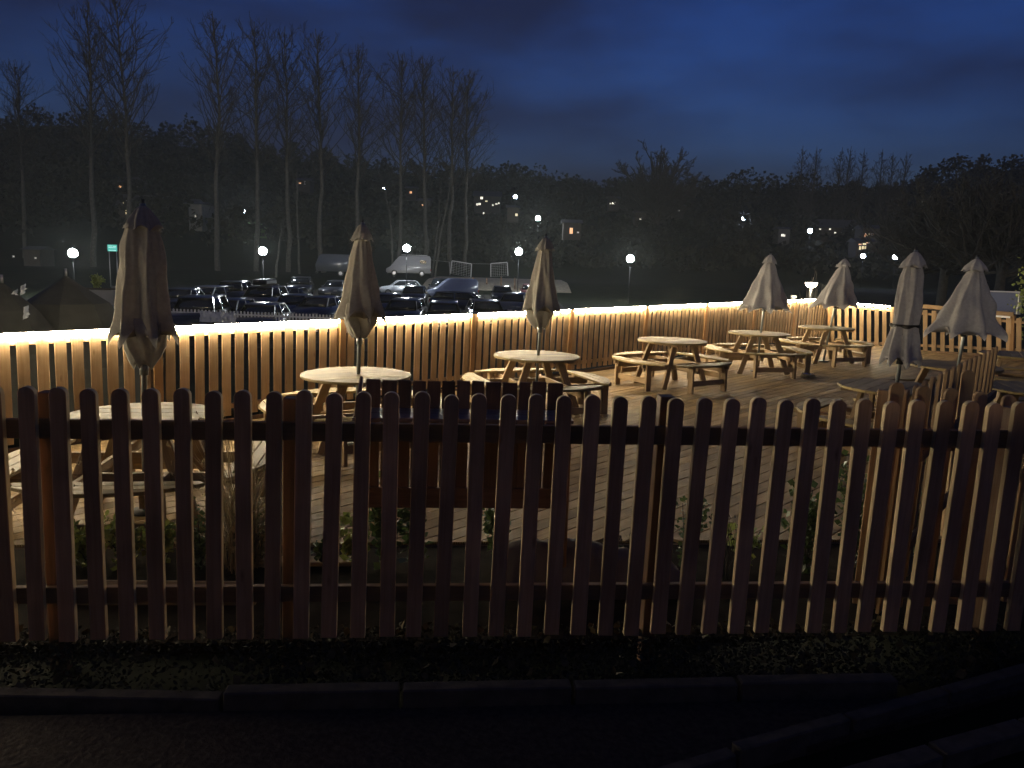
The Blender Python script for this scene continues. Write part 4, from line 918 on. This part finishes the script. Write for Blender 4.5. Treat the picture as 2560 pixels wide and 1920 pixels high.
for a_ in [('hatch', 'black', 454, 722, 95, 'black hatchback at the left end of the cars beside the first parasol'), ('estate', 'silver', 523, 716, 82, 'silver windscreened estate right of the first parasol'), ('suv', 'black', 582, 704, 95, 'black off roader behind the silver estate'),
   ('suv', 'grey', 659, 716, 88, 'grey off roader with a long roof box', True), ('hatch', 'black', 714, 719, 70, 'black hatchback right of the roof box car'), ('suv', 'black', 752, 693, 100, 'black off roader behind, left of the second parasol'), ('hatch', 'grey', 735, 737, 95, 'grey hatchback in front of the black pair'),
   ('estate', 'grey', 842, 702, 84, 'grey estate partly behind the second parasol'), ('hatch', 'black', 655, 760, 92, 'nearest black car, roof just above the light strip, left'), ('hatch', 'blue', 800, 742, 80, 'dark blue hatchback near the second parasol hem'),
   ('hatch', 'silver', 1004, 696, 12, 'silver hatchback seen side on below the camper van'), ('estate', 'black', 1012, 749, 88, 'black estate close behind the light strip right of the second parasol'), ('hatch', 'grey', 976, 735, 96, 'grey hatchback directly right of the second parasol'),
   ('estate', 'black', 1036, 716, 92, 'black estate under the silver hatchback'), ('suv', 'black', 1104, 682, 86, 'black off roader left of the goals'), ('suv', 'black', 1158, 686, 97, 'black off roader in front of the goals'), ('estate', 'blue', 1165, 731, 168, 'long dark blue estate seen side on'),
   ('hatch', 'black', 1256, 716, 94, 'black hatchback below the right goal'), ('estate', 'grey', 1288, 734, 80, 'grey estate left of the third parasol'), ('hatch', 'red', 1326, 704, 90, 'dark red car touching the third parasol'), ('suv', 'black', 498, 742, 98, 'black off roader low in front near the striped fence'),
   ('hatch', 'black', 570, 748, 86, 'black hatchback in front of the off roader'), ('estate', 'black', 1110, 756, 94, 'black estate low behind the strip, right of centre'), ('hatch', 'black', 905, 712, 90, 'black hatchback showing behind the second parasol'), ('hatch', 'grey', 445, 752, 84, 'grey hatchback nearest the first parasol'), ('estate', 'black', 1215, 752, 100, 'black estate low behind the strip below the goals')]:
    car(*a_[:6], box=len(a_) > 6)
# white camper van with roof bars
def van_extra(o):
    for y_ in (-.75, .75): rodm('roof_rail', (-.9, y_, 2.55), (2.2, y_, 2.55), .035, M['white'], o, 6)
    multibox('roof_rack', [(x_, 0, 2.56, .08, 1.7, .06) for x_ in (-.8, 0, .8, 1.6, 2.2)], M['white'], o)
    multibox('rear_window', [(1.75, -.985, 1.75, .75, .02, .38), (1.75, .985, 1.75, .75, .02, .38)], M['glass'], o, .01)
    multibox('side_stripe', [(.8, -.985, 1.15, 3.2, .015, .04)], M['metal'], o)
v = vehicle('camper_van', 5.4, 1.95, 2.5, [(-2.7, .35), (-2.72, .85), (-2.2, 1.15), (-1.55, 1.95), (-1.1, 2.42), (2.55, 2.48), (2.68, 2.2), (2.7, .4)], [(-2.15, 1.2), (-1.5, 1.98), (-1.0, 1.98), (-.95, 1.2)], (-1.75, 1.6), 'white high roofed camper van with a roof rack behind the cars', PAINT['white'], .36, 'van', extras=van_extra)
for c_ in [x for x in bpy.data.objects if x.parent == v and x.name.split('.')[0] == 'roof']: bpy.data.objects.remove(c_)
p = at(1022, 690, 97); v.location = (p.x, p.y, p.z); v.rotation_euler = (0, 0, R(6))
v = vehicle('panel_van', 4.4, 1.85, 1.85, [(-2.2, .3), (-2.22, .75), (-1.35, 1.05), (-.55, 1.72), (-.2, 1.84), (2.0, 1.84), (2.15, 1.6), (2.18, .35)], [(-1.25, 1.08), (-.55, 1.70), (.15, 1.70), (.2, 1.08)], (-1.4, 1.35), 'small pale blue panel van parked side on below the left goal', PAINT['palevan'], .33, 'van')
for c_ in [x for x in bpy.data.objects if x.parent == v and x.name.split('.')[0] == 'roof']: bpy.data.objects.remove(c_)
p = gz(1132, 697, .15); v.location = (p.x, p.y, float(height(p.x, p.y))+.03); v.rotation_euler = (0, 0, R(14))
v = vehicle('touring_caravan', 5.4, 2.1, 2.4, [(-2.5, .5), (-2.6, 1.2), (-2.2, 2.25), (-1.8, 2.4), (2.1, 2.4), (2.5, 2.1), (2.6, .9), (2.45, .5)], [(-2.52, 1.3), (-2.25, 1.95), (-1.7, 1.95), (-1.6, 1.3)], (0.1,), 'grey caravan partly hidden left of the second parasol', PAINT['grey'], .32, 'caravan')
p = at(850, 690, 88); v.location = (p.x, p.y, p.z); v.rotation_euler = (0, 0, R(10))
for c_ in [x for x in bpy.data.objects if x.parent == v and x.name.split('.')[0] in ('roof', 'headlight', 'mirror')]: bpy.data.objects.remove(c_)

# goals
def goal(pxs, label):
    (xa, ya), (xb, yb), (xc, yc), (xd, yd) = pxs; Y_ = 103; tl = at(xa, ya, Y_); tr_ = at(xb, yb, Y_); bl_ = at(xc, yc, Y_); br = at(xd, yd, Y_); o = empty('football_goal', bl_, 0, label, 'goal', 'small football goals')
    q = bl_; rodm('left_post'.replace('left_', 'goal_'), bl_-q, tl-q, .07, M['white'], o, 6); rodm('goal_post', br-q, tr_-q, .07, M['white'], o, 6); rodm('crossbar', tl-q, tr_-q, .07, M['white'], o, 6)
    t = Tubes(); bk = Vector((0, 1.1, 0))
    for k in range(9):
        k_ = k/8; a1 = tl+(tr_-tl)*k_-q; b1 = bl_+(br-bl_)*k_-q; t.tube([a1, b1+bk], .012, 3); a2 = tl+(bl_-tl)*k_-q; b2 = tr_+(br-tr_)*k_-q; t.tube([a2+bk*k_, b2+bk*k_], .012, 3)
    t.build('net', M['white'], o)
goal([(1130, 652), (1179, 660), (1126, 684), (1177, 694)], 'left football goal, tilted frame above the pale blue van')
goal([(1227, 659), (1268, 656), (1227, 692), (1270, 690)], 'right football goal, left of the third parasol')
wr_ = empty('wire_fence', at(1128, 655, 104), 0, 'thin wire line strung behind the goals', 'fence'); q = wr_.location.copy(); t = Tubes()
t.tube([at(1070, 649, 104)-q, at(1124, 655, 104)-q], .03, 4); t.build('wire', M['metal'], wr_); t = Tubes(); t.tube([at(1180, 659, 104)-q, at(1225, 660, 104)-q], .03, 4); t.build('wire', M['metal'], wr_); rodm('post', at(1124, 655, 104)-q, at(1125, 688, 104)-q, .06, M['metal'], wr_, 6)
for i, (px_, y0_, y1_) in enumerate([(1183, 693, 708), (1217, 695, 706), (1253, 691, 713), (1287, 695, 718)]):
    a_ = at(px_, y0_, 84); b_ = at(px_, y1_, 84); o = empty('wooden_bollard', b_, 0, ['wooden bollard left of the right goal, first of four', 'short wooden bollard second of four along the gravel', 'tall wooden bollard under the right goal', 'wooden bollard nearest the third parasol'][i], 'bollard', 'wooden bollards along the gravel')
    rodm('post', (0, 0, -.2), a_-b_, .09, M['darkwood'], o, 8)
# white roadside fence and draped pale tarp
wa = at(250, 764, 32); wb = at(900, 790, 34); pf_ = empty('white_picket_fence', (wa.x, wa.y, hz(wa.x, wa.y)), 0, 'low white picket fence beyond the slatted fence, between the tent and the cars', 'fence')
wd_ = (wb-wa); nn_ = 74; 
for i in range(nn_):
    t_ = wa+wd_*(i/nn_); b_ = Vector((t_.x, t_.y, t_.z-.75)); link('picket', picketmesh(.75, .075, .02, M['white']), pf_, None, Matrix.Translation((t_+b_)/2-pf_.location) @ frame(t_-b_, (0, -1, 0)))
for z_ in (-.15, -.55): board('rail', wa-pf_.location+Vector((0, .03, z_)), wb-pf_.location+Vector((0, .03, z_)), .07, .03, (0, -1, 0), M['white'], pf_)
V = []; n1, n2 = 34, 9; ta_ = at(500, 777, 31); tb_ = at(590, 783, 31)
for i in range(n1):
    for j in range(n2):
        c = ta_+(tb_-ta_)*(i/(n1-1)); V.append((c.x, c.y+.12*mnoise.noise(Vector((i*.5, j*.4, 0)))-.1*j/n2, c.z+.05*mnoise.noise(Vector((i*.35, 7, 0)))-.42*j/(n2-1)))
tag(link('pale_tarp', mesh('pale_tarp', V, [(i*n2+j, (i+1)*n2+j, (i+1)*n2+j+1, i*n2+j+1) for i in range(n1-1) for j in range(n2-1)], M['pvc'], True)), 'crumpled pale blue sheet hung over the white picket fence', 'sheet')
# dark tents at the left with pale plastic flaps
def tent(cpx, apex_y, Y_, half, eave, label):
    ap = at(cpx, apex_y, Y_); zg = hz(ap.x, ap.y); o = empty('garden_tent', (ap.x, ap.y, zg), R(20), label, 'tent', 'dark tents beyond the fence at the left'); H_ = ap.z-zg; n = 8; V = [(0, 0, H_)]
    rings = [(.12, H_-.10), (.55*half, H_*.80), (half*.95, eave), (half, eave-.2), (half*1.02, 0)]
    for r_, z_ in rings:
        for j in range(32):
            a = 2*math.pi*j/32; sag = 1-.05*abs(math.sin(4*a))*(1 if r_ > .2 else 0); V.append((r_*sag*math.cos(a), r_*sag*math.sin(a), z_))
    Fc = [(0, 1+j, 1+(j+1) % 32) for j in range(32)]
    for i in range(4): Fc += [(1+i*32+j, 1+(i+1)*32+j, 1+(i+1)*32+(j+1) % 32, 1+i*32+(j+1) % 32) for j in range(32)]
    link('canvas', mesh('canvas', V, Fc, M['tent'], False), o); rodm('pole_tip', (0, 0, H_-.02), (0, 0, H_+.15), .03, M['metal'], o, 6); return o
t1 = tent(165, 688, 17.5, 1.55, 1.3, 'large dark pointed tent just beyond the fence at the left')
t2 = tent(5, 705, 16.0, 1.1, 1.6, 'second dark tent cut off by the left edge')
def flap(pxs, Y_, label):
    a_ = [at(x, y, Y_) for x, y in pxs]; c = a_[0].copy(); o = empty('plastic_flap', c, 0, label, 'plastic sheet', 'pale plastic flaps on the tents')
    V = []; m = 7
    for i in range(m):
        for j in range(m):
            u_, v_ = i/(m-1), j/(m-1); q = (a_[0]*(1-u_)+a_[1]*u_)*(1-v_)+(a_[3]*(1-u_)+a_[2]*u_)*v_-c; V.append((q.x, q.y+.06*math.sin(u_*9+v_*4), q.z))
    link('sheet', mesh('sheet', V, [(i*m+j, (i+1)*m+j, (i+1)*m+j+1, i*m+j+1) for i in range(m-1) for j in range(m-1)], M['pvc'], True), o)
flap([(50, 722), (62, 708), (66, 722), (53, 741)], 15.6, 'upper pale plastic flap on the dark tent')
flap([(32, 733), (42, 722), (45, 738), (30, 735)], 15.6, 'small pale flap left of the upper one')
flap([(60, 772), (68, 763), (74, 786), (60, 800)], 14.2, 'curved pale flap low by the light strip')
# raised bed with a yellow lit shrub
a_ = at(228, 722, 44); b_ = at(278, 742, 44); rb_ = empty('raised_bed', (a_.x, a_.y, b_.z), 0, 'pale raised bed left of the nearest parasol', 'planter')
ww_ = b_.x-a_.x+.6; multibox('front_wall', [(ww_/2-.4, 0, (a_.z-b_.z)/2-.25, ww_, .2, a_.z-b_.z-.1+.5)], M['wallp'], rb_, .03); multibox('back_wall', [(ww_/2-.4, 3, (a_.z-b_.z)/2-.2, ww_, .2, a_.z-b_.z+.5)], M['wallp'], rb_, .03)
multibox('coping', [(ww_/2-.4, 0, (a_.z-b_.z)+.02, ww_+.15, .32, .08)], M['kerb'], rb_, .02)
p = at(228, 722, 45); leafy_plant('lit_shrub', (p.x, p.y+.6, p.z), .45, .75, 500, .14, 'yellow green shrub in the pale raised bed', 'leaf', 9, 'shrub', None)
# pale blue lit panel beyond the right end
a_ = at(2484, 730, 24); b_ = at(2538, 786, 24); pn_ = empty('storage_container', (a_.x, a_.y, b_.z-1), R(-4), 'pale blue box like container beyond the right end of the fence', 'container')
w_ = b_.x-a_.x; h_ = a_.z-b_.z; multibox('side_wall', [(w_/2-.3, .6, h_/2+1, w_+.6, 1.2, h_)], PAINT['palevan'], pn_, .02); multibox('corner_frame', [(w_+.03, -.02, h_/2+1, .12, .1, h_)], M['metal'], pn_, .01); multibox('edge_trim', [(w_/2-.3, -.02, h_+1.02, w_+.7, .06, .04)], M['white'], pn_, .01)
# hedge beyond the right end
p = at(2556, 800, 19.5); leafy_plant('hedge_bush', (p.x+.5, p.y, hz(p.x, p.y)), .8, 2.6, 1400, .09, 'small lit bush at the right edge beyond the fence end', 'leaf', 14, 'bush', None)

# ------------------------------------------------------------------ evening haze
hm = bpy.data.materials.new('evening_haze'); hm.use_nodes = True; t = hm.node_tree; t.nodes.clear()
o_ = t.nodes.new('ShaderNodeOutputMaterial'); pv = t.nodes.new('ShaderNodeVolumePrincipled'); pv.inputs['Color'].default_value = (.86, .93, .86, 1); pv.inputs['Density'].default_value = .0006
pv.inputs['Anisotropy'].default_value = .3
t.links.new(pv.outputs[0], o_.inputs['Volume'])
hz_box = multibox('haze', [(0, 130, 28, 1300, 560, 66)], hm); tag(hz_box, kind='stuff')
sc.cycles.volume_bounces = 0
